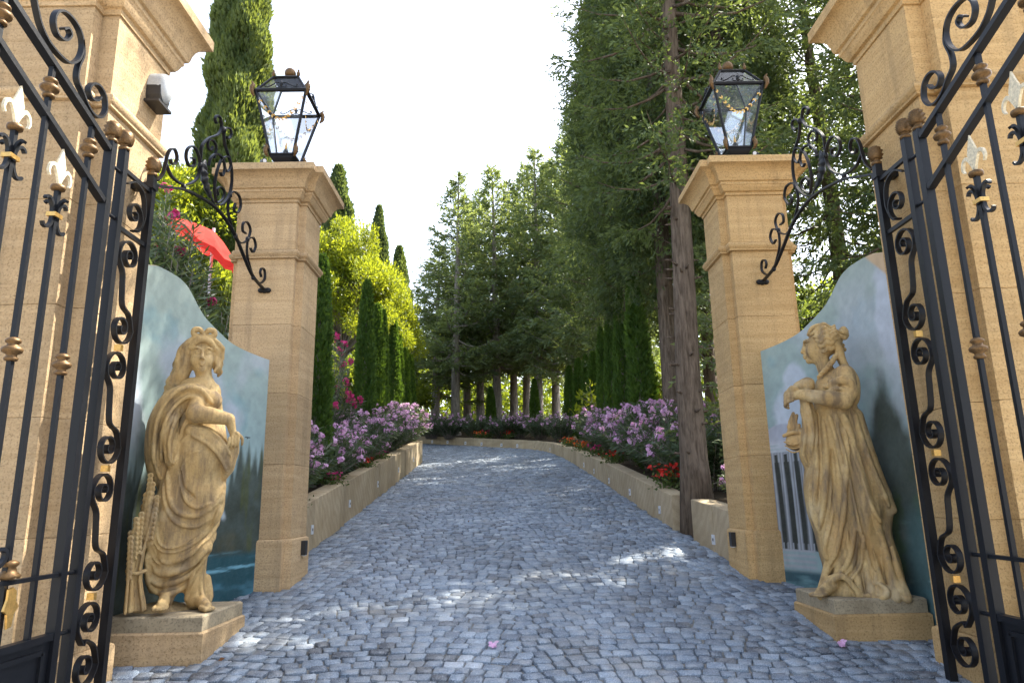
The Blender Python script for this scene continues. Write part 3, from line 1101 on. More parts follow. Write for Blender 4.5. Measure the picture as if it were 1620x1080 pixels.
def gate_leaf(sx, label):
    root = thing('gate_leaf', (GX * sx, 4.16, gz(4.16)), label, 'gate')
    y_end = 1.5
    def T1(y): return 4.106 + (4.16 - y) * .335
    def T2(y): return 3.744 + (4.16 - y) * .405
    for y, ztop in ((4.16, 4.175), (y_end, T1(y_end) + .05)):
        mb = MB(sx); square_bar(mb, GX, y, gz(y) + .07, ztop, .054)
        o = mb.build('stile', M['iron'], root)
        mb = MB(sx); pinecone(mb, GX, y, ztop + .001)
        mb.build('finial', M['bronze'], o, True)
    def rail(f, hw, th):
        mb = MB(sx)
        ys = np.linspace(4.13, y_end + .03, 14)
        mb.ribbon([(GX, y, f(y)) for y in ys], SIDE, hw, th)
        return mb.build('rail', M['iron'], root)
    rail(T1, .05, .034); rail(T2, .05, .034)
    zl = lambda y: gz(4.16) + .09
    rail(lambda y: 1.495, .034, .022); rail(lambda y: 1.17, .05, .036); rail(lambda y: .72 - .15 * (4.16 - y) * .0 + .0, .05, .05)
    ys = [3.945, 3.715, 3.535, 3.325]
    while ys[-1] > y_end + .3:
        ys.append(ys[-1] - .205)
    for i, y in enumerate(ys):
        fl = i % 2 == 1
        mb = MB(sx)
        zt = T2(y) - .30 if fl else T1(y) - .017
        square_bar(mb, GX, y, 1.185, zt, .026)
        o = mb.build('bar', M['iron'], root)
        if not fl:
            for z in (T2(y) + .5 * (T1(y) - T2(y)) + .01, 2.66):
                mb = MB(sx); mb.lathe(COLLAR, (GX, y, z), 14)
                mb.build('collar', M['bronze'], o, True)
        else:
            mb = MB(sx); mb.lathe(RINGS2, (GX, y, zt + .02), 14)
            mb.build('collar', M['bronze'], o, True)
            mb = MB(sx); fleur(mb, y, zt + .038, .225)
            mb.build('lily_head', M['cream'], o, autosmooth=40)
            for s in (-1, 1):
                for up in (1, -1):
                    mb = MB(sx)
                    z = zt - .15
                    p = smooth_path([(GX, y + s * .018, z), (GX, y + s * .026, z + up * .05), (GX, y + s * .052, z + up * .085), (GX, y + s * .082, z + up * .086), (GX, y + s * .094, z + up * .068)], 5)
                    mb.ribbon(p, SIDE, .022, .017, np.linspace(1.1, .7, len(p)))
                    mb.build('hook', M['iron'], o, autosmooth=40)
            for s in (-1, 1):
                mb = MB(sx)
                p = smooth_path([(GX + s * .015, y, zt - .17), (GX + s * .022, y, zt - .09), (GX + s * .045, y, zt - .06), (GX + s * .065, y, zt - .068)], 5)
                mb.ribbon(p, (0, 1, 0), .02, .015)
                mb.build('hook', M['iron'], o, autosmooth=40)
            mb = MB(sx); mb.box(GX - .026, GX + .026, y - .034, y + .034, zt - .162, zt - .138)
            mb.build('gold_band', M['gold'], o)
    # solid lower panel with a raised border
    mb = MB(sx); mb.box(GX - .008, GX + .008, y_end + .031, 4.129, .745, 1.152)
    pn = mb.build('kick_panel', M['iron'], root)
    for a, b in ((2.86, 4.06), (1.60, 2.80)):
        mb = MB(sx)
        for q in (((a, .80), (b, .80)), ((b, .80), (b, 1.10)), ((b, 1.10), (a, 1.10)), ((a, 1.10), (a, .80))):
            mb.ribbon([(GX + .012, *q[0]), (GX + .012, *q[1])], SIDE, .02, .026)
        mb.build('border', M['iron'], pn)
    # scrolls riding on the sloping top rail
    z5 = lambda L: on_gate([(x / 3, y / 3) for x, y in L])
    for L in ([(120, -180), (150, -60), (165, 20), (185, 110), (215, 180), (245, 225), (290, 275), (330, 300), (370, 280), (388, 220), (375, 150), (340, 90), (295, 52), (262, 64), (252, 110), (268, 165), (305, 192), (330, 168), (318, 135), (295, 138)],
              [(386, 190), (390, 260), (367, 320), (362, 380), (387, 440), (410, 500), (440, 545), (472, 558), (497, 525), (494, 460), (470, 412), (440, 397), (418, 422), (428, 465), (455, 478), (472, 462)]):
        mb = MB(sx)
        mb.ribbon(smooth_path(z5(L), 6), SIDE, .036, .0125)
        mb.build('top_scroll', M['iron'], root, autosmooth=40)
    # latch: turned knob, scrolled grip and gilt lever
    mb = MB(sx); mb.lathe([(.028, -.05), (.052, -.045), (.058, -.03), (.036, -.012), (.030, .01), (.042, .022), (.042, .034), (.025, .045)], (GX, 3.735, 1.56), 14)
    k = mb.build('latch_knob', M['bronze'], root, True)
    mb = MB(sx); mb.ribbon(smooth_path(on_gate([(-22, 905), (-4, 896), (6, 884), (8, 872), (3, 868)]), 5), SIDE, .026, .02)
    mb.build('latch_grip', M['iron'], k, autosmooth=40)
    mb = MB(sx)
    pl = [(.0, 0), (.03, -.02), (.034, -.07), (.06, -.10), (.03, -.13), (.022, -.19), (-.01, -.20), (-.02, -.13), (-.05, -.11), (-.03, -.06), (-.028, -.01)]
    a = np.array([(GX + .022, 3.735 + p, 1.475 + q) for p, q in pl]); n = len(pl)
    mb.add(np.concatenate([a, a + (.012, 0, 0)]), [tuple(range(n)), tuple(range(2 * n - 1, n - 1, -1))] + [(i, i + n, (i + 1) % n + n, (i + 1) % n) for i in range(n)])
    mb.build('latch_lever', M['gold'], k)
    return root


gate_leaf(1, 'open black iron gate leaf with cream lilies at the left frame edge')
gate_leaf(-1, 'open black iron gate leaf with cream lilies at the right frame edge')


# ------------------------------------------------------------------ scrolled brackets from the panel post to the lantern pillar
BR0, BR1 = (GX, 4.72), (-2.60, 7.0)
BR = [
    ([(165, 460), (240, 455), (320, 465), (400, 500), (490, 555), (560, 630), (620, 730), (670, 850), (720, 960), (785, 1040)], .030, .016),
    ([(172, 418), (205, 380), (222, 325), (232, 275), (250, 240), (275, 240), (288, 285), (275, 322), (256, 316), (252, 295)], .026, .012),
    ([(226, 325), (262, 398), (330, 440), (395, 412), (420, 340), (408, 262), (377, 221), (347, 240), (340, 290), (360, 334), (384, 328), (386, 295), (368, 288)], .026, .012),
    ([(422, 330), (424, 270), (432, 215), (470, 175), (520, 155), (541, 115), (536, 65), (518, 46), (505, 66), (514, 92)], .026, .012),
    ([(550, 128), (575, 116), (594, 128), (596, 160), (582, 178), (570, 168)], .024, .012),
    ([(553, 132), (562, 215), (592, 310), (601, 400), (588, 490), (545, 552), (495, 552)], .026, .012),
    ([(468, 330), (482, 285), (515, 264), (548, 292), (560, 345), (548, 388), (534, 372)], .024, .012),
    ([(552, 288), (576, 280), (594, 312), (588, 352), (572, 366), (562, 345)], .022, .011),
    ([(512, 545), (502, 460), (512, 380), (530, 320), (546, 292)], .024, .012),
    ([(500, 290), (512, 225), (490, 186), (466, 192), (466, 228), (482, 244), (492, 222)], .022, .011),
    ([(518, 545), (550, 520), (558, 480), (535, 452), (516, 470), (524, 500)], .022, .011),
    ([(583, 500), (610, 480), (642, 505), (651, 560), (632, 600), (612, 582), (620, 545)], .024, .012),
    ([(586, 500), (578, 580), (596, 670), (622, 732)], .024, .012),
    ([(622, 736), (650, 772), (688, 755), (706, 700), (690, 656), (666, 658), (662, 700), (680, 718)], .024, .012),
    ([(692, 748), (722, 742), (736, 785), (722, 824), (706, 802)], .024, .012),
    ([(690, 752), (688, 840), (718, 960)], .022, .012),
    ([(722, 970), (758, 1000), (786, 978), (787, 930), (771, 915), (762, 938), (768, 965)], .024, .012),
]


def bracket(sx, label):
    root = thing('scroll_bracket', (BR0[0] * sx, BR0[1], 3.5), label, 'iron bracket')
    d = np.array((BR1[0] - BR0[0], BR1[1] - BR0[1], 0)); d /= np.linalg.norm(d)
    side = (d[1], -d[0], 0)
    pj = lambda L: [at_plane(200 + x / 3.6, 170 + y / 3.6, BR0, BR1) for x, y in L]
    for k, (L, w, t) in enumerate(BR):
        P = np.array(pj(L))
        if k == 0:
            P[0] = (BR0[0], BR0[1] - .03, P[0][2])
            P = np.vstack([P, (BR1[0], 7.0, P[-1][2] - .03)])
        mb = MB(sx)
        mb.ribbon(smooth_path(P, 7), side, w, t)
        mb.build('arch_bar' if k == 0 else 'scroll', M['iron'], root, autosmooth=40)
    # acanthus leaf, wall shoe, clasps, node ball
    stem = np.array(pj([(500, 545), (466, 480), (444, 410), (440, 350), (452, 302)]))
    c = smooth_path(stem, 6)
    mb = MB(sx)
    n = len(c)
    prof = np.interp(np.arange(n) / (n - 1), [0, .25, .6, .85, 1], [.012, .05, .085, .06, .012])
    prof = prof * (1 + .22 * np.sin(np.arange(n) * 1.7))
    rr = []
    for i in range(n):
        ang = np.linspace(0, 2 * math.pi, 10, endpoint=False)
        t = c[min(i + 1, n - 1)] - c[max(i - 1, 0)]; t /= np.linalg.norm(t)
        nb = np.cross(t, side)
        rr.append([c[i] + prof[i] * (np.cos(a) * nb * .75 + np.sin(a) * np.array(side) * .30 + .25 * abs(np.cos(a)) ** 3 * np.array(side) * .3) for a in ang])
    mb.rings(rr)
    mb.build('acanthus_leaf', M['iron'], root, autosmooth=60)
    for x, y in ((325, 452), (420, 328), (590, 500), (622, 733), (690, 750), (722, 968)):
        p = at_plane(200 + x / 3.6, 170 + y / 3.6, BR0, BR1)
        mb = MB(sx); mb.ball(p, .022, 8, 6, (1.0, 1, 1.3))
        mb.build('clasp', M['iron'], root, True)
    p = at_plane(200 + 551 / 3.6, 170 + 128 / 3.6, BR0, BR1)
    mb = MB(sx); mb.ball(p, .03, 10, 7)
    mb.build('clasp', M['iron'], root, True)
    q = at_plane(200 + 785 / 3.6, 170 + 1044 / 3.6, (BR1[0], 7.0), (BR1[0] + 1, 7.0))
    mb = MB(sx)
    for dx in (-.035, 0, .035):
        mb.ball((BR1[0] + dx, 6.985, q[2]), .032, 9, 6, (1.1, .8, .9))
    mb.build('wall_shoe', M['iron'], root, True)
    return root


bracket(1, 'black scrolled iron bracket arching to the left lantern pillar in front of the oleander')
bracket(-1, 'black scrolled iron bracket arching to the right lantern pillar in front of the dark conifers')


# ------------------------------------------------------------------ lanterns on the pillars
def lantern(sx, label):
    cx_, cy_ = -2.575, 7.32
    z0, zb, zt, zr = 5.384, 5.69, 6.40, 6.655
    ht, hb, hr = .282, .130, .142
    root = thing('lantern', (cx_ * sx, cy_, z0), label, 'lantern')
    def corner(i, h, z):
        a = [(-1, -1), (1, -1), (1, 1), (-1, 1)][i % 4]
        return np.array((cx_ + a[0] * h, cy_ + a[1] * h, z))
    # flared foot
    mb = MB(sx)
    prof = [(.155, 0), (.155, .02), (.125, .03), (.085, .07), (.062, .12), (.062, .16), (.085, .21), (.118, .26), (.132, .29), (.132, .306)]
    mb.rings([[(cx_ + sxx * h, cy_ + syy * h, z0 + z) for sxx, syy in ((-1, -1), (1, -1), (1, 1), (-1, 1))] for h, z in prof])
    mb.build('foot', M['iron'], root, autosmooth=30)
    # frame
    for i in range(4):
        mb = MB(sx)
        a, b = corner(i, hb, zb), corner(i, ht, zt)
        mb.tube([a, b], .017, 6)
        fr_ = mb.build('corner_bar', M['iron'], root)
        mb = MB(sx); mb.tube([corner(i, ht, zt), corner(i, hr, zr)], .013, 6)
        mb.build('roof_bar', M['iron'], root)
        # gilt leaves at both ends of the corner bar
        for (p, d, L, mt) in ((b, (b - a) * (1, 1, .25), .15, M['bronze']), (a + (b - a) * .05, (b - a) * (1, 1, .1), .13, M['bronze'])):
            d = d / np.linalg.norm(d)
            o_ = np.array((d[0], d[1], 0)); o_ /= np.linalg.norm(o_)
            base = p + o_ * .012 - np.array((0, 0, L * .55))
            path = smooth_path([base, base + o_ * .028 + (0, 0, L * .3), base + o_ * .034 + (0, 0, L * .65), base + o_ * .018 + (0, 0, L * .9), base + o_ * .045 + (0, 0, L * 1.15)], 5)
            mb = MB(sx); n = len(path)
            mb.tube(path, np.interp(np.arange(n) / (n - 1), [0, .3, .65, 1], [.010, .024, .026, .004]) * (1 + .12 * np.sin(np.arange(n) * 2.2)), 7)
            mb.build('corner_leaf', mt, root, True)
        # horizontal rails
        for h, z, r_ in ((ht, zt, .022), (hb, zb, .018), (hr, zr, .014)):
            mb = MB(sx); mb.tube([corner(i, h, z), corner(i + 1, h, z)], r_, 6)
            mb.build('frame_rail', M['iron'], root)
        # glass
        for (h0, za, h1, z1, nm) in ((hb, zb, ht, zt, 'glass_pane'), (ht, zt, hr, zr, 'roof_pane')):
            mb = MB(sx)
            q = [corner(i, h0 - .006, za), corner(i + 1, h0 - .006, za), corner(i + 1, h1 - .006, z1), corner(i, h1 - .006, z1)]
            mb.add(q, [(0, 1, 2, 3)])
            mb.build(nm, M['glass'], root)
        # leaf garland swagged across the pane
        nrm = corner(i, 1, 0) + corner(i + 1, 1, 0) - 2 * np.array((cx_, cy_, 0)); nrm[2] = 0; nrm /= np.linalg.norm(nrm)
        mb = MB(sx)
        for k in range(13):
            t = (k + .5) / 13
            z = zt - .075 - .30 * (4 * t * (1 - t)) * .85
            h = ht + (hb - ht) * (zt - z) / (zt - zb)
            p = corner(i, h, z) * (1 - t) + corner(i + 1, h, z) * t
            e = corner(i + 1, h, z) - corner(i, h, z); e /= np.linalg.norm(e)
            tt = e * 1.0 + np.array((0, 0, -.30 * .85 * 4 * (1 - 2 * t) / (2 * h))); tt /= np.linalg.norm(tt)
            w_ = np.cross(tt, nrm)
            for s in (-1, 1):
                c0 = p + nrm * .012
                tip = c0 + tt * .044 + w_ * s * .018
                m_ = c0 + tt * .02 + w_ * s * .022
                m2 = c0 + tt * .026 + w_ * s * .002
                mb.add([c0, m_ + nrm * .006, tip, m2 + nrm * .006], [(0, 1, 2, 3)])
        mb.build('garland', M['gold'], root, kind='stuff')
        # scroll crest on the roof edge
        mid = (corner(i, ht, zt) + corner(i + 1, ht, zt)) / 2
        e = corner(i + 1, ht, zt) - corner(i, ht, zt); e /= np.linalg.norm(e)
        mb = MB(sx)
        for s in (-1, 1):
            L = [(.0, .06), (.05, .075), (.10, .045), (.15, .022), (.185, .03), (.18, .05), (.165, .042)]
            mb.tube(smooth_path([mid + e * s * x + np.array((0, 0, .015 + z)) for x, z in L], 4), .006, 5)
            L = [(.0, .05), (.02, .02), (.05, .015), (.06, .035), (.045, .045)]
            mb.tube(smooth_path([mid + e * s * x + np.array((0, 0, .015 + z)) for x, z in L], 4), .005, 5)
        mb.lathe([(.003, .02), (.016, .06), (.02, .075), (.004, .12)], mid, 8)
        mb.build('crest', M['iron'], root, True)
        p = corner(i, hr, zr)
        mb = MB(sx); mb.lathe([(.006, 0), (.02, .02), (.022, .045), (.010, .065), (.014, .075), (.002, .095)], p, 8)
        mb.build('roof_leaf', M['bronze'], root, True)
    mb = MB(sx)
    mb.rings([[(cx_ + a * h, cy_ + b * h, z) for a, b in ((-1, -1), (1, -1), (1, 1), (-1, 1))] for h, z in ((hr, zr + .004), (.05, zr + .02))])
    mb.build('roof_cap', M['iron'], root)
    mb = MB(sx); mb.lathe([(.05, .015), (.03, .03), (.022, .06), (.03, .075)], (cx_, cy_, zr), 12); mb.ball((cx_, cy_, zr + .135), .066, 18, 12)
    mb.build('ball_finial', M['bronze'], root, True)
    mb = MB(sx); mb.lathe([(.03, 0), (.036, .05), (.03, .10), (.022, .12)], (cx_, cy_, zb), 12)
    lh = mb.build('lamp_holder', M['iron'], root, True)
    mb = MB(sx); mb.ball((cx_, cy_, zb + .195), .085, 18, 14)
    mb.build('bulb', M['glass'], lh, True)
    mb = MB(sx); mb.lathe([(.012, 0), (.016, .03), (.006, .09)], (cx_, cy_, zb + .12), 8)
    mb.build('filament', M['gold'], lh, True)
    return root


lantern(1, 'black four-sided lantern with gilt garlands on the left pillar against the sky')
lantern(-1, 'black four-sided lantern with gilt garlands on the right pillar against dark conifers')


# ------------------------------------------------------------------ small lamps
def spotlight(px, py, label, rz):
    p = at_y(px, py, 6.86)
    p[2] = 5.40
    root = thing('spotlight', p, label, 'spotlight')
    mb = MB(); mb.box(p[0] - .02, p[0] + .02, p[1] - .02, p[1] + .02, 5.386, 5.41); mb.build('mount', M['black_plastic'], root)
    d = np.array((math.sin(rz), -math.cos(rz), -.35))
    a = p + (0, 0, .035) - d * .06
    mb = MB(); mb.tube([a, a + d * .10, a + d * .102, a + d * .125], [.020, .022, .028, .028], 12); h = mb.build('barrel', M['black_plastic'], root, autosmooth=40)
    mb = MB(); mb.lathe([(.02, 0), (.02, .003)], a + d * .125, 12, d); mb.build('lens', M['white_plate'], h)


spotlight(416, 257, 'small black spotlight on the cornice edge of the left lantern pillar', .6)
spotlight(1197, 249, 'small black spotlight on the cornice edge of the right lantern pillar', -.6)

# bulkhead lamp on the left pier
root = thing('bulkhead_lamp', (-2.77, 4.80, 4.83), 'black bulkhead lamp with clear oval glass high on the left pier', 'wall lamp')
mb = MB()
hp = [(-.06, .0), (.06, .0), (.082, .05), (.082, .13), (-.082, .13), (-.082, .05)]
a = np.array([(-2.769, 4.80 + u, 4.83 + v) for u, v in hp]); b = np.array([(-2.665, 4.80 + u * .92, 4.84 + v * .95) for u, v in hp])
mb.rings([a, b]); hs_ = mb.build('housing', M['black_plastic'], root)
mb = MB(); mb.box(-2.769, -2.655, 4.70, 4.90, 4.815, 4.835); mb.build('bracket', M['black_plastic'], root)
mb = MB()
ang = np.linspace(0, 2 * math.pi, 20, endpoint=False)
mb.rings([[(-2.768 + d, 4.80 + math.cos(t) * .078 * s, 4.97 + math.sin(t) * .125 * s) for t in ang] for d, s in ((0, 1.02), (.085, 1), (.115, .93), (.135, .7), (.142, .35))])
M['dome'] = m_plain('frosted_glass', (.36, .38, .40), .2, 0, .1, 80, .2)
mb.build('glass_dome', M['dome'], root, autosmooth=50)
mb = MB(); mb.rings([[(-2.652 + d, 4.80 + math.cos(t) * .06 * s, 4.97 + math.sin(t) * .10 * s) for t in ang] for d, s in ((-.02, 1), (.004, 1), (.004, .8), (-.02, .8))], cap=False)
mb.build('glass_rim', M['white_plate'], root)


def base_light(sx, label):
    x = -2.208
    root = thing('pillar_light', (x * sx, 7.42, 1.40), label, 'wall light')
    mb = MB(sx); mb.box(x, x + .045, 7.375, 7.455, 1.36, 1.50); o = mb.build('housing', M['black_plastic'], root)
    mb = MB(sx); mb.box(x + .008, x + .04, 7.385, 7.445, 1.352, 1.36); mb.build('lens', M['white_plate'], o)


base_light(1, 'small black box light on the base of the left lantern pillar')
base_light(-1, 'small black box light on the base of the right lantern pillar')


def step_light(p, n, label, group):
    """recessed white plate with a dark slot, on a wall face with outward normal n"""
    n = np.array((n[0], n[1], 0)); n = n / np.linalg.norm(n)
    t = np.array((-n[1], n[0], 0))
    p = np.asarray(p, float)
    root = thing('step_light', p, label, 'step light', group)
    def plate(w, h, d0, d1):
        mb = MB()
        c = [p + n * d0 - t * w - (0, 0, h), p + n * d0 + t * w - (0, 0, h), p + n * d0 + t * w + (0, 0, h), p + n * d0 - t * w + (0, 0, h)]
        mb.rings([c, [q + n * (d1 - d0) for q in c]])
        return mb
    o = plate(.045, .055, -.006, .009).build('plate', M['white_plate'], root)
    plate(.014, .016, .009, .012).build('lens', M['black_plastic'], o)


ordn = ['first', 'second', 'third', 'fourth', 'fifth', 'sixth']
for k, y in enumerate((8.75, 10.75, 13.0, 15.4, 17.8)):
    step_light((LEFT_X, y, gz(y) + .25), (1, 0), ordn[k] + ' small white step light along the straight left planter wall from the pillar', 'step lights in the straight wall')
wt = np.gradient(re_path, axis=0)


def step_on_curve(px, py, label, group):
    a, b = ray(px, py)
    i = int(np.argmin(np.abs((re_path[:, 0] - CAM[0]) - a * re_path[:, 1]) + (re_path[:, 1] < 7.5) * 9))
    t = wt[i]; n = np.array((-t[1], t[0]))
    q = re_path[i]
    z = CAM[2] + b * q[1]
    z = min(max(z, gz(q[1]) + .1), gz(q[1]) + float(wall_h(q[1])) - .08)
    step_light((q[0], q[1], z), n, label, group)


step_on_curve(1131, 853, 'white step light in the short wall stub beside the right pillar', 'step lights in the curved wall')
for k, (px, py) in enumerate([(1041, 806), (995, 778), (963, 760), (941, 745), (923, 735)]):
    step_on_curve(px, py, ordn[k] + ' small white step light along the curving right wall from the big trunk', 'step lights in the curved wall')
for k, (px, py) in enumerate([(681, 699), (708, 702), (737, 704), (764, 706), (791, 708), (819, 711), (846, 713), (870, 715)]):
    step_on_curve(px, py, (ordn + ['seventh', 'eighth'])[k] + ' tiny white step light from the left in the far wall across the drive end', 'step lights in the far wall')
# ------------------------------------------------------------------ carved statues (sculpted as a distance field, then meshed)
class Sculpt:
    def __init__(self, lo, hi, res):
        self.lo, self.res = np.array(lo, float), res
        self.n = np.ceil((np.array(hi) - self.lo) / res).astype(int) + 1
        self.D = np.full(self.n, .5, np.float32)
        self.ax = [(self.lo[k] + np.arange(self.n[k]) * res).astype(np.float32) for k in range(3)]

    def win(self, a, b, pad):
        i0 = np.clip(np.floor((np.array(a) - pad - self.lo) / self.res).astype(int), 0, self.n)
        i1 = np.clip(np.ceil((np.array(b) + pad - self.lo) / self.res).astype(int) + 1, 0, self.n)
        if np.any(i1 - i0 < 1): return None
        sl = tuple(slice(p, q) for p, q in zip(i0, i1))
        X = self.ax[0][sl[0]][:, None, None]; Y = self.ax[1][sl[1]][None, :, None]; Z = self.ax[2][sl[2]][None, None, :]
        return sl, X, Y, Z

    def put(self, sl, d, k, sub=False):
        a = self.D[sl]
        if sub:
            h = np.clip(.5 - .5 * (a + d) / k, 0, 1)
            self.D[sl] = a * (1 - h) + (-d) * h + k * h * (1 - h)
        else:
            h = np.clip(.5 + .5 * (a - d) / k, 0, 1)
            self.D[sl] = a * (1 - h) + d * h - k * h * (1 - h)

    def ell(self, c, r, k=.02, sub=False, rot=None):
        c = np.array(c, float); r = np.array(r, float)
        R_ = max(r)
        w = self.win(c - R_, c + R_, k + .03)
        if w is None: return self
        sl, X, Y, Z = w
        x, y, z = X - c[0], Y - c[1], Z - c[2]
        if rot is not None:       # tilt in the X-Z plane
            ca, sa = math.cos(rot), math.sin(rot)
            x, z = x * ca + z * sa, -x * sa + z * ca
        k0 = np.sqrt((x / r[0]) ** 2 + (y / r[1]) ** 2 + (z / r[2]) ** 2)
        k1 = np.sqrt((x / r[0] ** 2) ** 2 + (y / r[1] ** 2) ** 2 + (z / r[2] ** 2) ** 2) + 1e-6
        self.put(sl, k0 * (k0 - 1) / k1, k, sub)
        return self

    def path(self, pts, rad, k=.02, sub=False, dens=4):
        pts = np.asarray(pts, float)
        if len(pts) > 2: 
            rad = np.broadcast_to(np.asarray(rad, float), (len(pts),))
            rad = np.interp(np.linspace(0, len(pts) - 1, (len(pts) - 1) * dens + 1), np.arange(len(pts)), rad)
            pts = smooth_path(pts, dens)
        rad = np.broadcast_to(np.asarray(rad, float), (len(pts),))
        m = rad.max()
        w = self.win(pts.min(0) - m, pts.max(0) + m, k + .02)
        if w is None: return self
        sl, X, Y, Z = w
        best = None
        for i in range(len(pts) - 1):
            a, b = pts[i], pts[i + 1]
            ab = b - a; L2 = float(ab @ ab) + 1e-9
            t = np.clip(((X - a[0]) * ab[0] + (Y - a[1]) * ab[1] + (Z - a[2]) * ab[2]) / L2, 0, 1)
            d = np.sqrt((X - a[0] - t * ab[0]) ** 2 + (Y - a[1] - t * ab[1]) ** 2 + (Z - a[2] - t * ab[2]) ** 2) - (rad[i] + (rad[i + 1] - rad[i]) * t)
            best = d if best is None else np.minimum(best, d)
        self.put(sl, best, k, sub)
        return self

    def loft(self, zs, xl, xr, yf, yb, fold=None, k=.02):
        """column whose left/right/front/back edges follow the tables"""
        zs = np.array(zs, float)
        o = np.argsort(zs)
        xl, xr, yf, yb, zs = (np.array(q, float)[o] for q in (xl, xr, yf, yb, zs))
        w = self.win((xl.min(), yf.min(), zs[0]), (xr.max(), yb.max(), zs[-1]), .08)
        sl, X, Y, Z = w
        zz = Z.ravel()
        I = lambda q: np.interp(zz, zs, q).astype(np.float32)[None, None, :]
        cx, rx, cy, ry = (I(xl) + I(xr)) / 2, (I(xr) - I(xl)) / 2, (I(yf) + I(yb)) / 2, (I(yb) - I(yf)) / 2
        u, v = (X - cx) / rx, (Y - cy) / ry
        k0 = np.sqrt(u * u + v * v) + 1e-5
        d = (k0 - 1) * np.minimum(rx, ry)
        if fold is not None:
            d = d - fold(np.arctan2(v, u), Z + 0 * X + 0 * Y)
        d = np.maximum(d, np.maximum(zs[0] - Z, Z - zs[-1]))
        self.put(sl, d.astype(np.float32), k)
        return self

    def front(self, x, z):
        """depth of the surface met first when looking along +y"""
        i = int(round((x - self.lo[0]) / self.res)); j = int(round((z - self.lo[2]) / self.res))
        if not (0 <= i < self.n[0] and 0 <= j < self.n[2]): return None
        c = self.D[i, :, j]
        q = np.where(c < 0)[0]
        if not len(q): return None
        return self.lo[1] + q[0] * self.res

    def fold(self, pts, rad, k=.012, sink=.3, sub=False):
        rad = rad * (1.4 if not sub else 2.0); k = k * .65; sink = -.2 if not sub else sink
        """a cord of cloth lying on the surface; pts in (x, z)"""
        p = smooth_path([(x, 0, z) for x, z in pts], 5)
        out, last = [], None
        rr = np.interp(np.arange(len(p)), np.linspace(0, len(p) - 1, len(np.atleast_1d(rad)) if np.ndim(rad) else 2), np.atleast_1d(rad) if np.ndim(rad) else [rad, rad])
        ro = []
        for i, q in enumerate(p):
            y = self.front(q[0], q[2])
            if y is None: continue
            if last is not None: y = last * .4 + y * .6
            last = y
            out.append((q[0], y + rr[i] * sink, q[2])); ro.append(rr[i])
        if len(out) >= 2:
            ro = np.array(ro); ro[0] *= .5; ro[-1] *= .5
            self.path(out, ro, k, sub, dens=1) if len(out) == 2 else self._raw(out, ro, k, sub)
        return self

    def _raw(self, pts, rad, k, sub):
        pts = np.asarray(pts)
        m = rad.max()
        for s in range(0, len(pts) - 1, 6):
            q = pts[s:s + 7]; rr = rad[s:s + 7]
            w = self.win(q.min(0) - m, q.max(0) + m, k + .015)
            if w is None: continue
            sl, X, Y, Z = w
            best = None
            for i in range(len(q) - 1):
                a, b = q[i], q[i + 1]
                ab = b - a; L2 = float(ab @ ab) + 1e-9
                t = np.clip(((X - a[0]) * ab[0] + (Y - a[1]) * ab[1] + (Z - a[2]) * ab[2]) / L2, 0, 1)
                d = np.sqrt((X - a[0] - t * ab[0]) ** 2 + (Y - a[1] - t * ab[1]) ** 2 + (Z - a[2] - t * ab[2]) ** 2) - (rr[i] + (rr[i + 1] - rr[i]) * t)
                best = d if best is None else np.minimum(best, d)
            self.put(sl, best, k, sub)

    def mesh(self):
        D = self.D
        s = D < 0
        c = [(i, j, k) for i in (0, 1) for j in (0, 1) for k in (0, 1)]
        n = self.n
        def sh(a, i, j, k): return a[i:n[0] - 1 + i, j:n[1] - 1 + j, k:n[2] - 1 + k]
        cnt = sum(sh(s, *q).astype(np.int8) for q in c)
        act = (cnt > 0) & (cnt < 8)
        ids = np.full(act.shape, -1, np.int64)
        cells = np.argwhere(act)
        ids[act] = np.arange(len(cells))
        val = {q: D[cells[:, 0] + q[0], cells[:, 1] + q[1], cells[:, 2] + q[2]] for q in c}
        acc = np.zeros((len(cells), 3)); num = np.zeros(len(cells))
        for a in c:
            for ax in range(3):
                if a[ax]: continue
                b = list(a); b[ax] = 1; b = tuple(b)
                va, vb = val[a], val[b]
                m = (va < 0) != (vb < 0)
                t = np.where(m, va / np.where(m, va - vb, 1), 0)
                p = np.tile(np.array(a, float), (len(cells), 1)); p[:, ax] += t
                acc[m] += p[m]; num[m] += 1
        V = self.lo + (cells + acc / num[:, None]) * self.res
        F = []
        for ax in range(3):
            u, v = (ax + 1) % 3, (ax + 2) % 3
            sl0 = [slice(None)] * 3; sl1 = [slice(None)] * 3
            sl0[ax] = slice(0, n[ax] - 1); sl1[ax] = slice(1, n[ax])
            e = s[tuple(sl0)] != s[tuple(sl1)]
            q = np.argwhere(e)
            q = q[(q[:, u] > 0) & (q[:, v] > 0) & (q[:, u] < n[u] - 1) & (q[:, v] < n[v] - 1)]
            inside0 = s[q[:, 0], q[:, 1], q[:, 2]]
            def cid(du, dv):
                w = q.copy(); w[:, u] -= du; w[:, v] -= dv
                return ids[w[:, 0], w[:, 1], w[:, 2]]
            f = np.stack([cid(1, 1), cid(0, 1), cid(0, 0), cid(1, 0)], 1)
            f[~inside0] = f[~inside0][:, ::-1]
            F.append(f)
        return V, np.concatenate(F)


def relax(V, F, it=2, lam=.5):
    a = np.concatenate([F[:, 0], F[:, 1], F[:, 2], F[:, 3]]); b = np.concatenate([F[:, 1], F[:, 2], F[:, 3], F[:, 0]])
    for _ in range(it):
        S = np.zeros_like(V); C = np.zeros(len(V))
        np.add.at(S, a, V[b]); np.add.at(C, a, 1)
        np.add.at(S, b, V[a]); np.add.at(C, b, 1)
        V = V + lam * (S / np.maximum(C, 1)[:, None] - V)
    return V


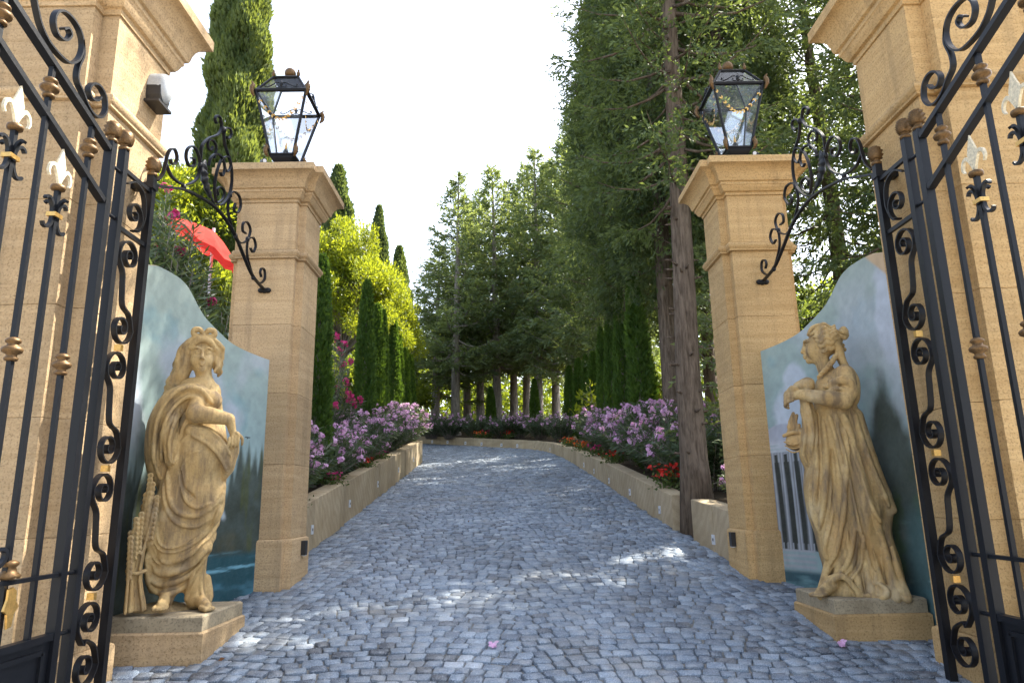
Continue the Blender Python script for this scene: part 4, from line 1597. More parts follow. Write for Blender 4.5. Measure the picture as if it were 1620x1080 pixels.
def foot(S, x, y, z, ang, L=.17, k=.012):
    """bare foot, toes towards the viewer-ish direction ang (0 = towards camera)"""
    d = np.array((math.sin(ang), -math.cos(ang), 0)); s = np.array((d[1] * -1, d[0], 0))
    b = np.array((x, y, z))
    S.path([b + (0, 0, .075), b + d * L * .45 + (0, 0, .045), b + d * L * .78 + (0, 0, .028)], [.048, .045, .036], .02)
    for i, (o, l, r_) in enumerate(((-.040, 1.04, .0185), (-.016, 1.10, .0145), (.005, 1.06, .0135), (.024, 1.0, .0125), (.041, .92, .0115))):
        S.path([b + d * L * .62 + s * o + (0, 0, .022), b + d * L * l + s * o * 1.08 + (0, 0, .015)], [r_ * 1.1, r_], .006)


def finish_statue(name, S_list, loc, ang, wscale, label, sx_tag):
    root = thing(name, loc, label, 'statue')
    root.rotation_euler = (0, 0, ang)
    Vs, Fs, n = [], [], 0
    for S, it in S_list:
        V, F = S.mesh()
        V = relax(V, F, it)
        Vs.append(V * (wscale, 1, 1)); Fs.append(F + n); n += len(V)
    me = mesh_from('figure', np.concatenate(Vs), np.concatenate(Fs), True)
    link('figure', me, M['statue'], root)
    return root


RES = .0076
# ---------- woman with the wheat sheaf (left): x to the viewer's right, y away, z up; 1 unit = 1 m
def L2(px, py):
    return (px - 310 - (958 - py) * .060) / 200.6, (958 - py) / 201.5      # plumb: the lens leans verticals inwards


def L3(px, py, y):
    x, z = L2(px, py)
    return (x, y, z)


def statue_left():
    S = Sculpt((-.66, -.42, -.03), (.46, .36, 2.22), RES)
    ed = [(930, 244, 318, -.10, .17), (905, 239, 328, -.16, .19), (870, 237, 337, -.19, .20), (835, 240, 348, -.21, .20), (790, 249, 357, -.24, .20), (750, 260, 364, -.25, .20),
          (720, 266, 365, -.24, .20), (690, 273, 360, -.21, .19), (662, 280, 355, -.18, .17), (635, 280, 351, -.165, .15), (616, 286, 342, -.12, .12), (606, 300, 334, -.08, .08)]
    zs = [(958 - e[0]) / 201.5 for e in ed]
    fold = lambda th, z: (.010 * np.sin(th * 5 + z * 9 + 1) + .006 * np.sin(th * 9 - z * 14)) * np.clip(1.35 - z, .05, 1)
    S.loft(zs, [L2(e[1], e[0])[0] for e in ed], [L2(e[2], e[0])[0] for e in ed], [e[3] for e in ed], [e[4] for e in ed], fold, .02)
    # ankles, feet, hem pool, mound
    S.path([L3(283, 905, -.06), L3(272, 938, -.10)], [.075, .05], .03)
    S.path([L3(308, 895, -.02), L3(315, 940, -.06)], [.085, .075], .03)
    foot(S, *L3(270, 949, -.11), -.15, .21)
    foot(S, *L3(318, 955, -.09), .5, .20)
    S.path([L3(331, 915, .02), L3(334, 940, .0), L3(328, 953, -.04)], [.04, .045, .03], .03)
    S.ell(L3(262, 978, .06), (.30, .24, .17), .06)
    # belly, thighs, knee
    S.ell(L3(322, 722, -.12), (.165, .14, .20), .08)
    S.ell(L3(338, 800, -.16), (.10, .085, .17), .08)
    S.ell(L3(287, 810, -.10), (.13, .10, .26), .08)
    S.ell(L3(303, 870, -.14), (.13, .07, .10), .06)
    # breasts and shoulders
    S.ell(L3(337, 640, -.13), (.075, .07, .07), .04)
    S.ell(L3(309, 640, -.15), (.075, .06, .07), .04)
    S.ell(L3(300, 618, -.02), (.10, .10, .075), .05)
    S.ell(L3(335, 622, .0), (.07, .09, .07), .05)
    # bodice neckline folds
    for L, r_ in (([(345, 612), (338, 632), (322, 655)], .011), ([(335, 612), (330, 632), (318, 652)], .010), ([(350, 640), (340, 655), (322, 664)], .010)):
        S.fold([L2(*p) for p in L], r_, .008)
    # hips sash lines and big catenary folds across thighs and shins
    for L, r_ in (([(283, 712), (300, 700), (322, 698), (345, 704), (362, 718)], .012), ([(286, 770), (290, 745), (302, 728), (318, 722)], .007), ([(352, 735), (357, 755), (354, 780)], .009),
                  ([(268, 752), (272, 790), (285, 812), (315, 818), (345, 800), (360, 780)], .015), ([(262, 770), (266, 800), (282, 826), (312, 834), (342, 818)], .012),
                  ([(290, 755), (294, 790), (312, 806), (338, 800)], .010), ([(252, 812), (254, 850), (268, 866), (300, 862), (333, 838), (352, 806)], .018),
                  ([(248, 830), (250, 868), (264, 884), (298, 878), (328, 856), (350, 826)], .017), ([(244, 850), (247, 884), (262, 900), (294, 895), (322, 876), (344, 846)], .020),
                  ([(241, 872), (245, 902), (262, 916), (292, 910), (318, 892), (338, 862)], .018), ([(241, 890), (247, 918), (266, 930), (292, 924), (314, 908)], .016),
                  ([(328, 890), (322, 915), (326, 940)], .014), ([(312, 900), (304, 925), (300, 948)], .014), ([(358, 770), (352, 800), (340, 832)], .012)):
        S.fold([L2(*p) for p in L], r_, .010)
    for L, r_ in (([(287, 748), (292, 775), (310, 792)], .007), ([(250, 838), (256, 860), (275, 868), (308, 858), (340, 828)], .007), ([(246, 860), (254, 878), (272, 890), (304, 880), (334, 856)], .007), ([(243, 880), (252, 902), (272, 908), (300, 900), (326, 880)], .007)):
        S.fold([L2(*p) for p in L], r_, .006, -.1, True)
    # cloak: over the shoulder, round the back, hanging at her side
    S.path([L3(338, 655, -.12), L3(325, 634, -.15), L3(300, 630, -.15), L3(272, 645, -.11), L3(254, 680, -.07), L3(249, 720, -.05), L3(252, 750, -.04), L3(262, 770, -.03)], [.030, .055, .075, .10, .105, .095, .08, .05], .03)
    S.path([L3(272, 660, -.16), L3(270, 700, -.17), L3(273, 735, -.16)], [.06, .06, .05], .025)
    S.path([L3(262, 650, .10), L3(250, 700, .12), L3(252, 760, .10)], [.10, .11, .06], .04)
    for L, r_ in (([(335, 646), (315, 626), (292, 626), (265, 646), (250, 685), (248, 730), (256, 762)], .014), ([(332, 654), (312, 638), (292, 640), (270, 662), (258, 700), (256, 740)], .014),
                  ([(318, 648), (296, 652), (280, 672), (270, 705), (272, 738)], .013), ([(300, 664), (288, 690), (282, 725), (276, 742)], .012), ([(300, 622), (275, 634), (254, 664), (246, 700), (246, 740)], .012)):
        S.fold([L2(*p) for p in L], r_, .008)
    for L, r_ in (([(326, 646), (304, 632), (280, 642), (258, 676), (252, 725), (258, 755)], .008), ([(318, 642), (296, 646), (276, 664), (265, 702), (264, 738)], .008), ([(284, 680), (277, 705), (275, 735)], .006)):
        S.fold([L2(*p) for p in L], r_, .006, -.1, True)
    # cloth carried over the arm, falling from the hand
    S.path([L3(302, 690, -.20), L3(326, 702, -.22), L3(350, 720, -.22), L3(362, 742, -.20), L3(358, 758, -.17)], [.045, .06, .07, .055, .03], .03)
    S.path([L3(372, 700, -.20), L3(371, 722, -.20), L3(364, 748, -.18)], [.035, .045, .03], .025)
    for L, r_ in (([(300, 686), (325, 690), (350, 706), (366, 730)], .011), ([(304, 698), (326, 710), (346, 728), (360, 752)], .011), ([(320, 684), (340, 690), (358, 704), (370, 722)], .010), ([(376, 704), (372, 726), (362, 748)], .009)):
        S.fold([L2(*p) for p in L], r_, .007)
    # bare arm across the waist, wrist, hand with fingers on the cloth
    S.path([L3(311, 648, -.19), L3(308, 664, -.235)], [.062, .072], .02)
    S.path([L3(309, 665, -.24), L3(335, 668, -.27), L3(362, 672, -.26)], [.072, .064, .046], .016)
    S.path([L3(364, 674, -.255), L3(368, 690, -.245)], [.042, .032], .014)
    S.ell(L3(370, 700, -.245), (.034, .028, .040), .012)
    for i in range(4):
        S.path([L3(363 + i * 5.0, 702 - i * 1.5, -.268), L3(362 + i * 5.2, 712 - i * 1.2, -.272), L3(361 + i * 5.2, 719 - i * 1.5, -.25)], [.0125, .012, .010], .004)
    S.path([L3(376, 694, -.26), L3(384, 702, -.25), L3(384, 711, -.235)], [.016, .014, .011], .006)
    # neck
    S.path([L3(323, 612, -.01), L3(320, 585, -.035)], [.072, .062], .035)
    # wheat sheaf at her side
    r_ = np.random.default_rng(3)
    for i in range(13):
        x0 = 214 + i * 2.3 + r_.normal(0, 1); yy = -.20 + r_.normal(0, .035)
        mid = (226 + (i - 6) * 1.3, 890); top = (233 + (i - 5) * 2.9 + r_.normal(0, 2), 770 + abs(i - 9) * 9 + r_.normal(0, 8))
        S.path([L3(x0, 948, yy - .02), L3(mid[0], mid[1], yy), L3(*top, yy + .01)], [.014, .011, .013], .005)
        ln = 62
        for k in range(9):
            f = k / 9
            px = top[0] - (top[0] - mid[0]) * .35 * f; py = top[1] + ln * f
            for s in (-1, 1):
                S.ell(L3(px + s * 2.2, py, yy - .004 * s), (.0125, .014, .021), .004, False, s * .5)
    S.path([L3(214, 893, -.21), L3(227, 897, -.25), L3(240, 894, -.21)], .014, .006)
    # head, finer grid
    H = Sculpt((-.46, -.24, 1.45), (.10, .20, 2.22), .0056)
    hc = np.array(L3(318, 566, -.03))
    H.path([L3(323, 618, -.01), L3(320, 590, -.03)], [.078, .062], .03)
    H.ell(hc + (0, .02, .03), (.105, .125, .125), .03)
    H.ell(hc + (0, -.02, -.035), (.088, .10, .115), .04)
    H.ell(hc + (0, -.075, -.115), (.036, .034, .030), .03)            # chin
    for s in (-1, 1):
        H.ell(hc + (s * .050, -.072, -.045), (.040, .035, .045), .03)  # cheek
        H.ell(hc + (s * .042, -.128, .012), (.030, .026, .020), .016, True)   # socket
        H.ell(hc + (s * .041, -.100, .010), (.0225, .020, .0135), .004)       # eyeball
        H.path([hc + (s * .068, -.094, .013), hc + (s * .042, -.119, .026), hc + (s * .018, -.112, .014)], [.0045, .0055, .004], .004)   # upper lid
        H.path([hc + (s * .066, -.094, .006), hc + (s * .042, -.114, -.005), hc + (s * .018, -.110, .008)], [.0035, .004, .0035], .004)
        H.path([hc + (s * .078, -.088, .040), hc + (s * .045, -.118, .050), hc + (s * .016, -.118, .036)], [.008, .011, .009], .012)     # brow
        H.path([hc + (s * .006, -.123, -.078), hc + (s * .024, -.112, -.072)], [.0085, .004], .005)                                     # lips
        H.path([hc + (s * .004, -.120, -.092), hc + (s * .020, -.112, -.082)], [.0095, .005], .005)
        H.ell(hc + (s * .013, -.124, -.040), (.011, .012, .009), .006)   # nostril wing
    H.path([hc + (-.028, -.120, -.082), hc + (0, -.131, -.083), hc + (.028, -.120, -.082)], .0032, .003, True)
    H.path([hc + (0, -.112, .032), hc + (0, -.128, .0), hc + (0, -.147, -.034)], [.013, .012, .016], .010)   # nose
    # hair: waved locks from the parting round the face and down her back
    r_ = np.random.default_rng(8)
    for s in (-1, 1):
        H.ell(hc + (s * .122, .01, .045), (.050, .085, .080), .02)
        H.ell(hc + (s * .132, .02, -.045), (.044, .075, .085), .02)
    H.path([hc + (-.125, .02, -.06), hc + (-.155, .03, -.15), hc + (-.185, .04, -.24), hc + (-.20, .05, -.33)], [.06, .062, .058, .035], .03)
    H.path([hc + (-.10, -.075, .055), hc + (-.05, -.105, .105), hc + (0, -.112, .118), hc + (.05, -.105, .105), hc + (.10, -.075, .055)], [.022, .026, .026, .026, .022], .010)
    for s in (-1, 1):          # combed waves over the crown and temples
        for i in range(4):
            f = i / 3
            b0 = hc + np.array((s * (.016 + .030 * i), -.112 + .034 * f, .138 - .038 * f * f))
            H.path([b0, b0 + (s * .045, .015, -.004 - .018 * f), b0 + (s * .080, .04, -.035 - .03 * f), b0 + (s * .092, .055, -.085 - .03 * f), b0 + (s * .085, .06, -.135 - .03 * f)], [.013, .018, .019, .018, .012], .0025)
    H.ell(hc + (0, .035, .045), (.145, .135, .135), .02)
    H.ell(hc + (0, -.165, -.03), (.090, .085, .125), .010, True) if False else None
    for s in (-1, 1):
        for i in range(5):
            f = i / 4
            a = math.pi / 2 - s * (.28 + 1.45 * f)
            st = hc + np.array((math.cos(a) * .075, -.085 + .10 * f, .03 + math.sin(a) * .10))
            pts = [st]
            for k in range(1, 6):
                g = k / 5
                wob = .012 * math.sin(k * 2.4 + i)
                pts.append(st + np.array((s * (.055 * math.sin(g * 1.9) + .02 * f) + wob, .05 * g, .035 * math.sin(g * 3.1) * (1 - f) - .115 * g * (.35 + f))))
            H.path(pts, [.016, .022, .024, .023, .020, .012], .003)
    for i in range(9):                       # locks falling behind the shoulder on the viewer's left
        x0 = 290 - i * 1.2 + r_.normal(0, 2); y0 = -.05 + .018 * i
        P_ = [L3(x0 + 6, 552 + i * 2, y0)]
        for k in range(1, 8):
            g = k / 7
            P_.append(L3(x0 - 26 * g ** 1.3 + 3.2 * math.sin(k * 2.2 + i * 1.7) + i * .6, 552 + i * 2 + (78 - i * 3) * g, y0 + .05 * g))
        H.path(P_, [.026, .031, .031, .030, .028, .026, .022, .010], .006)
    for i in range(5):                       # short curls on the other side
        P_ = [L3(341 + 3 * math.sin(k * 2.1 + i) + i * .8, 546 + k * 9, -.07 + .03 * i) for k in range(6)]
        H.path(P_, [.024, .028, .028, .026, .022, .010], .006)
    # bow of ribbon on top
    for s in (-1, 1):
        b = hc + (0, -.085, .155)
        H.path([b, b + (s * .035, -.02, .040), b + (s * .080, -.015, .036), b + (s * .085, -.01, .004), b + (s * .04, -.01, -.008), b], [.018, .022, .024, .022, .018, .016], .005)
    H.ell(hc + (0, -.10, .150), (.018, .018, .022), .006)
    return S, H


SL = statue_left()


# ---------- woman in profile holding her mantle (right)
def R2(px, py):
    return (px - 1350 + (938 - py) * .102) / 201.0, (938 - py) / 196.0


def R3(px, py, y):
    x, z = R2(px, py)
    return (x, y, z)


def statue_right():
    S = Sculpt((-.46, -.42, -.03), (.56, .40, 2.22), RES)
    ed = [(938, 1298, 1432, -.20, .22), (918, 1306, 1426, -.20, .22), (890, 1313, 1417, -.21, .22), (850, 1302, 1408, -.22, .22), (815, 1288, 1410, -.23, .22), (780, 1283, 1402, -.23, .22), (745, 1286, 1388, -.22, .21),
          (710, 1290, 1376, -.21, .20), (680, 1294, 1368, -.20, .19), (655, 1296, 1362, -.18, .17), (630, 1296, 1362, -.17, .16), (608, 1300, 1362, -.16, .15), (594, 1312, 1356, -.10, .10)]
    zs = [(938 - e[0]) / 196 for e in ed]
    fold = lambda th, z: (.013 * np.sin(th * 7 + z * 3.5 + .6) + .007 * np.sin(th * 12 - z * 6)) * np.clip(1.35 - z, 0, 1)
    S.loft(zs, [R2(e[1], e[0])[0] for e in ed], [R2(e[2], e[0])[0] for e in ed], [e[3] for e in ed], [e[4] for e in ed], fold, .02)
    # thigh and knee pushing the dress forward, train flaring behind
    S.ell(R3(1308, 790, -.06), (.13, .16, .34), .08)
    S.ell(R3(1322, 870, -.10), (.10, .12, .20), .08)
    S.path([R3(1366, 668, -.02), R3(1384, 740, -.03), R3(1404, 792, -.04), R3(1420, 814, -.05)], [.06, .075, .07, .025], .04)
    S.path([R3(1412, 820, -.03), R3(1406, 850, -.06), R3(1414, 890, -.06), R3(1426, 930, -.06)], [.03, .05, .07, .05], .04)
    S.ell(R3(1410, 826, -.13), (.035, .03, .05), .02, True)
    # hem curls on the base
    for k_, (px, dx) in enumerate(((1312, -8), (1330, -9), (1346, -3), (1360, 4), (1376, 6), (1392, 8), (1408, 9), (1422, 10))):
        S.path([R3(px - dx * .8, 868, -.16), R3(px, 905, -.20), R3(px + dx, 936, -.245)], [.018, .030, .036], .014)
    S.path([R3(1300, 932, -.18), R3(1316, 914, -.25), R3(1338, 908, -.27), R3(1354, 922, -.27), R3(1364, 936, -.27)], [.022, .026, .026, .024, .02], .02)
    S.path([R3(1374, 934, -.27), R3(1392, 938, -.28), R3(1404, 928, -.27), R3(1394, 918, -.26)], [.022, .024, .022, .016], .014)
    S.ell(R3(1338, 934, -.17), (.16, .085, .09), .04)
    S.ell(R3(1400, 934, -.17), (.15, .085, .07), .04)
    foot(S, *R3(1324, 936, -.25), -.75, .19)
    # torso
    S.ell(R3(1318, 628, -.06), (.09, .11, .085), .05)
    S.ell(R3(1345, 606, -.04), (.095, .13, .085), .05)
    S.ell(R3(1352, 640, .03), (.075, .13, .13), .06)
    # long draped folds: from hip to hem, diagonal across
    for L, r_ in (([(1362, 662), (1372, 700), (1388, 750), (1412, 808)], .018), ([(1346, 668), (1362, 720), (1380, 790), (1398, 850), (1412, 905), (1428, 930)], .020), ([(1334, 668), (1348, 730), (1360, 800), (1374, 870), (1392, 920)], .018),
                  ([(1322, 668), (1332, 700), (1340, 740), (1346, 772)], .016), ([(1346, 690), (1350, 740), (1344, 790), (1342, 830), (1352, 880)], .016), ([(1300, 672), (1302, 720), (1298, 770), (1296, 810)], .014),
                  ([(1312, 668), (1318, 730), (1314, 790), (1304, 840)], .016), ([(1330, 760), (1322, 820), (1312, 868), (1316, 886)], .016), ([(1346, 790), (1336, 850), (1322, 890), (1306, 916)], .017), ([(1360, 830), (1350, 880), (1334, 906), (1308, 922)], .016),
                  ([(1372, 850), (1366, 890), (1350, 915)], .014), ([(1384, 870), (1388, 905), (1386, 922)], .014), ([(1290, 770), (1292, 815), (1306, 850)], .013), ([(1352, 700), (1368, 752), (1384, 806), (1400, 834)], .013)):
        S.fold([R2(*p) for p in L], r_, .010)
    for L, r_ in (([(1354, 668), (1370, 730), (1390, 800)], .010), ([(1340, 680), (1354, 740), (1370, 830), (1388, 900)], .010), ([(1306, 690), (1308, 750), (1302, 810)], .008), ([(1326, 720), (1328, 790), (1314, 850)], .009), ([(1346, 830), (1338, 870), (1320, 900)], .008), ([(1366, 860), (1360, 895), (1340, 914)], .007)):
        S.fold([R2(*p) for p in L], r_, .007, -.1, True)
    # mantle gathered in the hand, hanging in front
    S.path([R3(1272, 618, -.16), R3(1290, 614, -.17), R3(1284, 640, -.16)], [.045, .05, .04], .02)
    S.path([R3(1284, 640, -.14), R3(1290, 672, -.14), R3(1288, 705, -.13), R3(1284, 728, -.11), R3(1288, 748, -.09)], [.05, .065, .065, .06, .035], .025)
    for L, r_ in (([(1276, 650), (1284, 690), (1280, 725), (1288, 745)], .012), ([(1290, 650), (1296, 690), (1292, 730)], .012), ([(1300, 655), (1302, 700), (1296, 735)], .010)):
        S.fold([R2(*p) for p in L], r_, .007)
    # basket of fruit at her side
    S.ell(R3(1266, 704, -.05), (.09, .08, .075), .015)
    S.path([R3(1268, 700, -.03), R3(1292, 690, -.06)], [.06, .07], .03)
    S.path([R3(1246, 694, -.09), R3(1262, 690, -.12), R3(1278, 692, -.10)], .016, .006)
    for i, (px, py) in enumerate(((1256, 684), (1264, 680), (1258, 672), (1266, 668), (1270, 684), (1260, 664))):
        S.path([R3(px - 3, py + 8, -.06), R3(px + 2, py - 6, -.07)], [.022, .015], .006)
    for i in range(3):
        S.path([R3(1246 + i * 2, 704 + i * 6, -.10), R3(1262, 710 + i * 6, -.135), R3(1278, 706 + i * 6, -.11)], .0075, .006)
    # arm: covered upper arm, rolled sleeve, bare forearm to the hand at her breast
    S.path([R3(1349, 604, -.14), R3(1352, 630, -.18), R3(1346, 645, -.20)], [.085, .082, .072], .03)
    S.path([R3(1347, 646, -.215), R3(1320, 642, -.25), R3(1285, 634, -.24), R3(1274, 632, -.225)], [.072, .062, .048, .042], .014)
    S.path([R3(1322, 622, -.20), R3(1336, 616, -.25), R3(1354, 618, -.26), R3(1364, 632, -.22), R3(1360, 645, -.16)], [.024, .032, .034, .030, .024], .012)
    S.path([R3(1320, 630, -.22), R3(1338, 628, -.265), R3(1356, 634, -.25)], [.014, .018, .016], .008)
    S.path([R3(1360, 598, -.08), R3(1366, 615, -.10), R3(1366, 640, -.08), R3(1360, 655, -.05)], [.03, .036, .034, .02], .016)
    S.ell(R3(1266, 632, -.215), (.040, .034, .046), .012)
    for i in range(4):
        S.path([R3(1264, 625 + i * 5.2, -.240), R3(1253, 627 + i * 5.6, -.235), R3(1250, 633 + i * 5.4, -.21), R3(1256, 637 + i * 5.0, -.19)], [.015, .0145, .013, .011], .004)
    S.path([R3(1270, 622, -.245), R3(1262, 620, -.25), R3(1256, 624, -.245)], [.017, .015, .012], .008)
    # wide gathered neckline
    for L, r_ in (([(1306, 604), (1318, 622), (1340, 622)], .011), ([(1312, 598), (1326, 614), (1348, 610)], .010)):
        S.fold([R2(*p) for p in L], r_, .008)
    S.path([R3(1322, 602, .0), R3(1312, 572, -.01)], [.072, .06], .035)
    # head in profile, facing the viewer's left
    H = Sculpt((-.24, -.22, 1.50), (.36, .22, 2.22), .0056)
    H.path([R3(1326, 612, .0), R3(1312, 575, -.01)], [.075, .062], .03)
    c = np.array(R3(1311, 548, 0))
    H.ell(c + (.02, 0, .025), (.125, .105, .125), .03)
    H.ell(c + (-.065, 0, -.035), (.078, .085, .108), .035)
    H.ell(c + (-.118, 0, -.118), (.030, .032, .028), .025)
    H.ell(c + (-.03, 0, -.09), (.07, .075, .05), .035)
    H.path([c + (-.122, 0, .050), c + (-.146, 0, .0), c + (-.168, 0, -.040)], [.020, .018, .0165], .014)      # nose
    H.path([c + (-.150, 0, -.055), c + (-.146, 0, -.075)], [.012, .014], .008)
    H.path([c + (-.158, 0, -.078), c + (-.140, .03, -.076)], [.010, .006], .005)
    H.path([c + (-.158, 0, -.078), c + (-.140, -.03, -.076)], [.010, .006], .005)
    H.path([c + (-.153, 0, -.093), c + (-.138, -.026, -.088)], [.011, .006], .005)
    H.path([c + (-.153, 0, -.093), c + (-.138, .026, -.088)], [.011, .006], .005)
    H.path([c + (-.166, -.01, -.0855), c + (-.140, -.036, -.083)], .0032, .003, True)
    for s in (-1, 1):
        H.ell(c + (-.135, s * .046, .006), (.028, .028, .019), .014, True)
        H.ell(c + (-.112, s * .046, .004), (.019, .021, .0135), .004)
        H.path([c + (-.128, s * .020, .010), c + (-.132, s * .046, .020), c + (-.105, s * .070, .008)], [.004, .0055, .004], .004)
        H.path([c + (-.128, s * .022, .0), c + (-.128, s * .046, -.010), c + (-.105, s * .068, .0)], .0036, .004)
        H.path([c + (-.146, s * .014, .034), c + (-.138, s * .046, .046), c + (-.105, s * .080, .036)], [.009, .010, .007], .012)
        H.ell(c + (-.085, s * .055, -.05), (.045, .032, .045), .03)
    # waved hair drawn back to a knot, ribbon band, braid on the shoulder
    H.ell(c + (.045, 0, .045), (.125, .118, .118), .02)
    for i in range(6):
        f = i / 5
        a0 = c + np.array((-.088 + .085 * f, -.045 - .06 * math.sin(f * 2.6), .115 - .165 * f))
        pts = []
        for k in range(8):
            g = k / 7
            w_ = .016 * math.sin(k * 1.9 + i * .5)
            pts.append(a0 + np.array((.215 * g * (1 - .35 * f), -.035 * math.sin(g * 3.0), (.055 - .10 * f) * math.sin(g * 2.4) * .6 + w_ + (.06 * f) * g)))
        H.path(pts, [.014, .020, .023, .023, .022, .021, .018, .013], .0025)
    for i in range(6):
        a0 = c + np.array((-.09 + .01 * i, .03 + .012 * i, .11 - .03 * i))
        H.path([a0 + np.array((.23 * g, .04 * math.sin(g * 3), .03 * math.sin(g * 2.6) + .01 * math.sin(g * 12 + i))) for g in np.linspace(0, 1, 7)], .018, .006)
    k0 = c + (.172, 0, .085)
    for a in range(5):
        t = a * 1.256
        H.path([k0 + (.0, .03 * math.cos(t), .03 * math.sin(t)), k0 + (.03, .045 * math.cos(t + .6), .042 * math.sin(t + .6)), k0 + (.055, .02 * math.cos(t + 1.2), .02 * math.sin(t + 1.2))], [.018, .021, .014], .006)
    H.path([c + (-.10, -.06, .095), c + (-.06, -.08, .145), c + (.03, -.07, .165), c + (.12, -.05, .12)], [.014, .018, .016, .012], .006)
    for i in range(3):
        P_ = []
        for k in range(9):
            g = k / 8
            P_.append(c + (.135 - .20 * g + .02 * math.sin(g * 3), -.075 - .065 * g + .013 * math.sin(k * 2 + i * 2.1), -.075 - .215 * g + .013 * math.cos(k * 2 + i * 2.1)))
        H.path(P_, [.012, .016, .017, .017, .016, .016, .014, .012, .007], .004)
    for i in range(5):
        H.path([c + (.10 + .012 * i, -.08 + .035 * i, .02), c + (.135 + .012 * math.sin(i), -.08 + .035 * i, -.06), c + (.155, -.07 + .035 * i, -.14), c + (.175 + .01 * math.sin(2 * i), -.07 + .035 * i, -.22), c + (.17, -.06 + .03 * i, -.28)], [.028, .034, .033, .028, .012], .006)
    return S, H


SR = statue_right()
a_l = math.atan2(2.49 - .09, 5.62)
a_r = -math.atan2(2.61 + .09, 5.78)
finish_statue('statue', [(SL[0], 1), (SL[1], 0)], (-2.505, 5.62, 1.095), a_l, .90, 'carved stone woman in a cloak with a wheat sheaf, facing the viewer', 0)
finish_statue('statue', [(SR[0], 1), (SR[1], 0)], (2.575, 5.78, 1.095), a_r, .92, 'carved stone woman in profile clutching her long mantle, facing the drive', 0)


def plinth(name, sx, x0, x1, y0, y1, label, mat):
    """two-step plinth: rough block on the slope, slab above"""
    root = thing(name, (-(x0 + x1) / 2 * sx, (y0 + y1) / 2, gz(y0)), label, 'plinth')
    c = .012
    def blk(nm, e, z0, z1, m, slope=False):
        mb = MB(sx)
        a = [(-x1 + e, y0 + e), (-x0 - e, y0 + e), (-x0 - e, y1 - e), (-x1 + e, y1 - e)]
        lo = [(x, y, (gz(y) - .08) if slope else z0) for x, y in a]
        mi = [(x, y, z1 - c) for x, y in a]
        hi = [(x + (c if x < -(x0 + x1) / 2 else -c), y + (c if y < (y0 + y1) / 2 else -c), z1) for x, y in a]
        mb.rings([lo, mi, hi])
        return mb.build(nm, m, root)
    blk('base_block', 0, 0, 1.0, mat, True)
    blk('slab', .018, 1.001, 1.105, M['slab'])
    return root


plinth('plinth', 1, 2.245, 2.97, 5.22, 6.02, 'two-step stone plinth under the statue with the wheat sheaf', M['stone_l'])
plinth('plinth', -1, 2.26, 2.98, 5.40, 6.14, 'two-step stone plinth under the statue in profile', M['stone_r'])
# ------------------------------------------------------------------ vegetation
def unit(a):
    return a / (np.linalg.norm(a, axis=-1, keepdims=True) + 1e-9)


def cards(P, D, L, W, r, bend=.12):
    """kite-shaped leaves: base P, direction D, length L, width W -> verts, quads"""
    n = len(P)
    D = unit(D)
    S = unit(np.cross(D, r.normal(size=(n, 3))))
    U = np.cross(S, D)
    L = np.broadcast_to(L, (n,))[:, None]; W = np.broadcast_to(W, (n,))[:, None]
    mid = P + D * L * .48 + U * L * bend
    V = np.stack([P, mid + S * W / 2, P + D * L, mid - S * W / 2], 1)
    return V.reshape(-1, 3), np.arange(4 * n).reshape(n, 4)


def leaf_mesh(name, P, D, L, W, tone, mat, r, bend=.12):
    V, Q = cards(P, D, L, W, r, bend)
    me = mesh_from(name, V, Q)
    set_tone(me, np.repeat(np.clip(tone, 0, 1), 4))
    me.materials.append(mat)
    return me


def tube_mesh(name, paths, mat, n=7):
    mb = MB()
    for p, rad in paths:
        mb.tube(p, rad, n)
    v = np.concatenate(mb.v)
    me = mesh_from(name, v, mb.f, True)
    me.materials.append(mat)
    return me


def trunk_path(h, r0, lean, r, n=14, wob=.03):
    z = np.linspace(-.3, h, n)
    p = np.stack([lean[0] * z / h + np.cumsum(r.normal(0, wob, n)) * .3, lean[1] * z / h + np.cumsum(r.normal(0, wob, n)) * .3, z], 1)
    p[0, :2] = p[1, :2]
    rad = r0 * np.clip(1 - .90 * np.clip(z / h, 0, 1) ** 1.15, .03, 1)
    rad[0] *= 1.5; rad[1] *= 1.05
    return p, rad


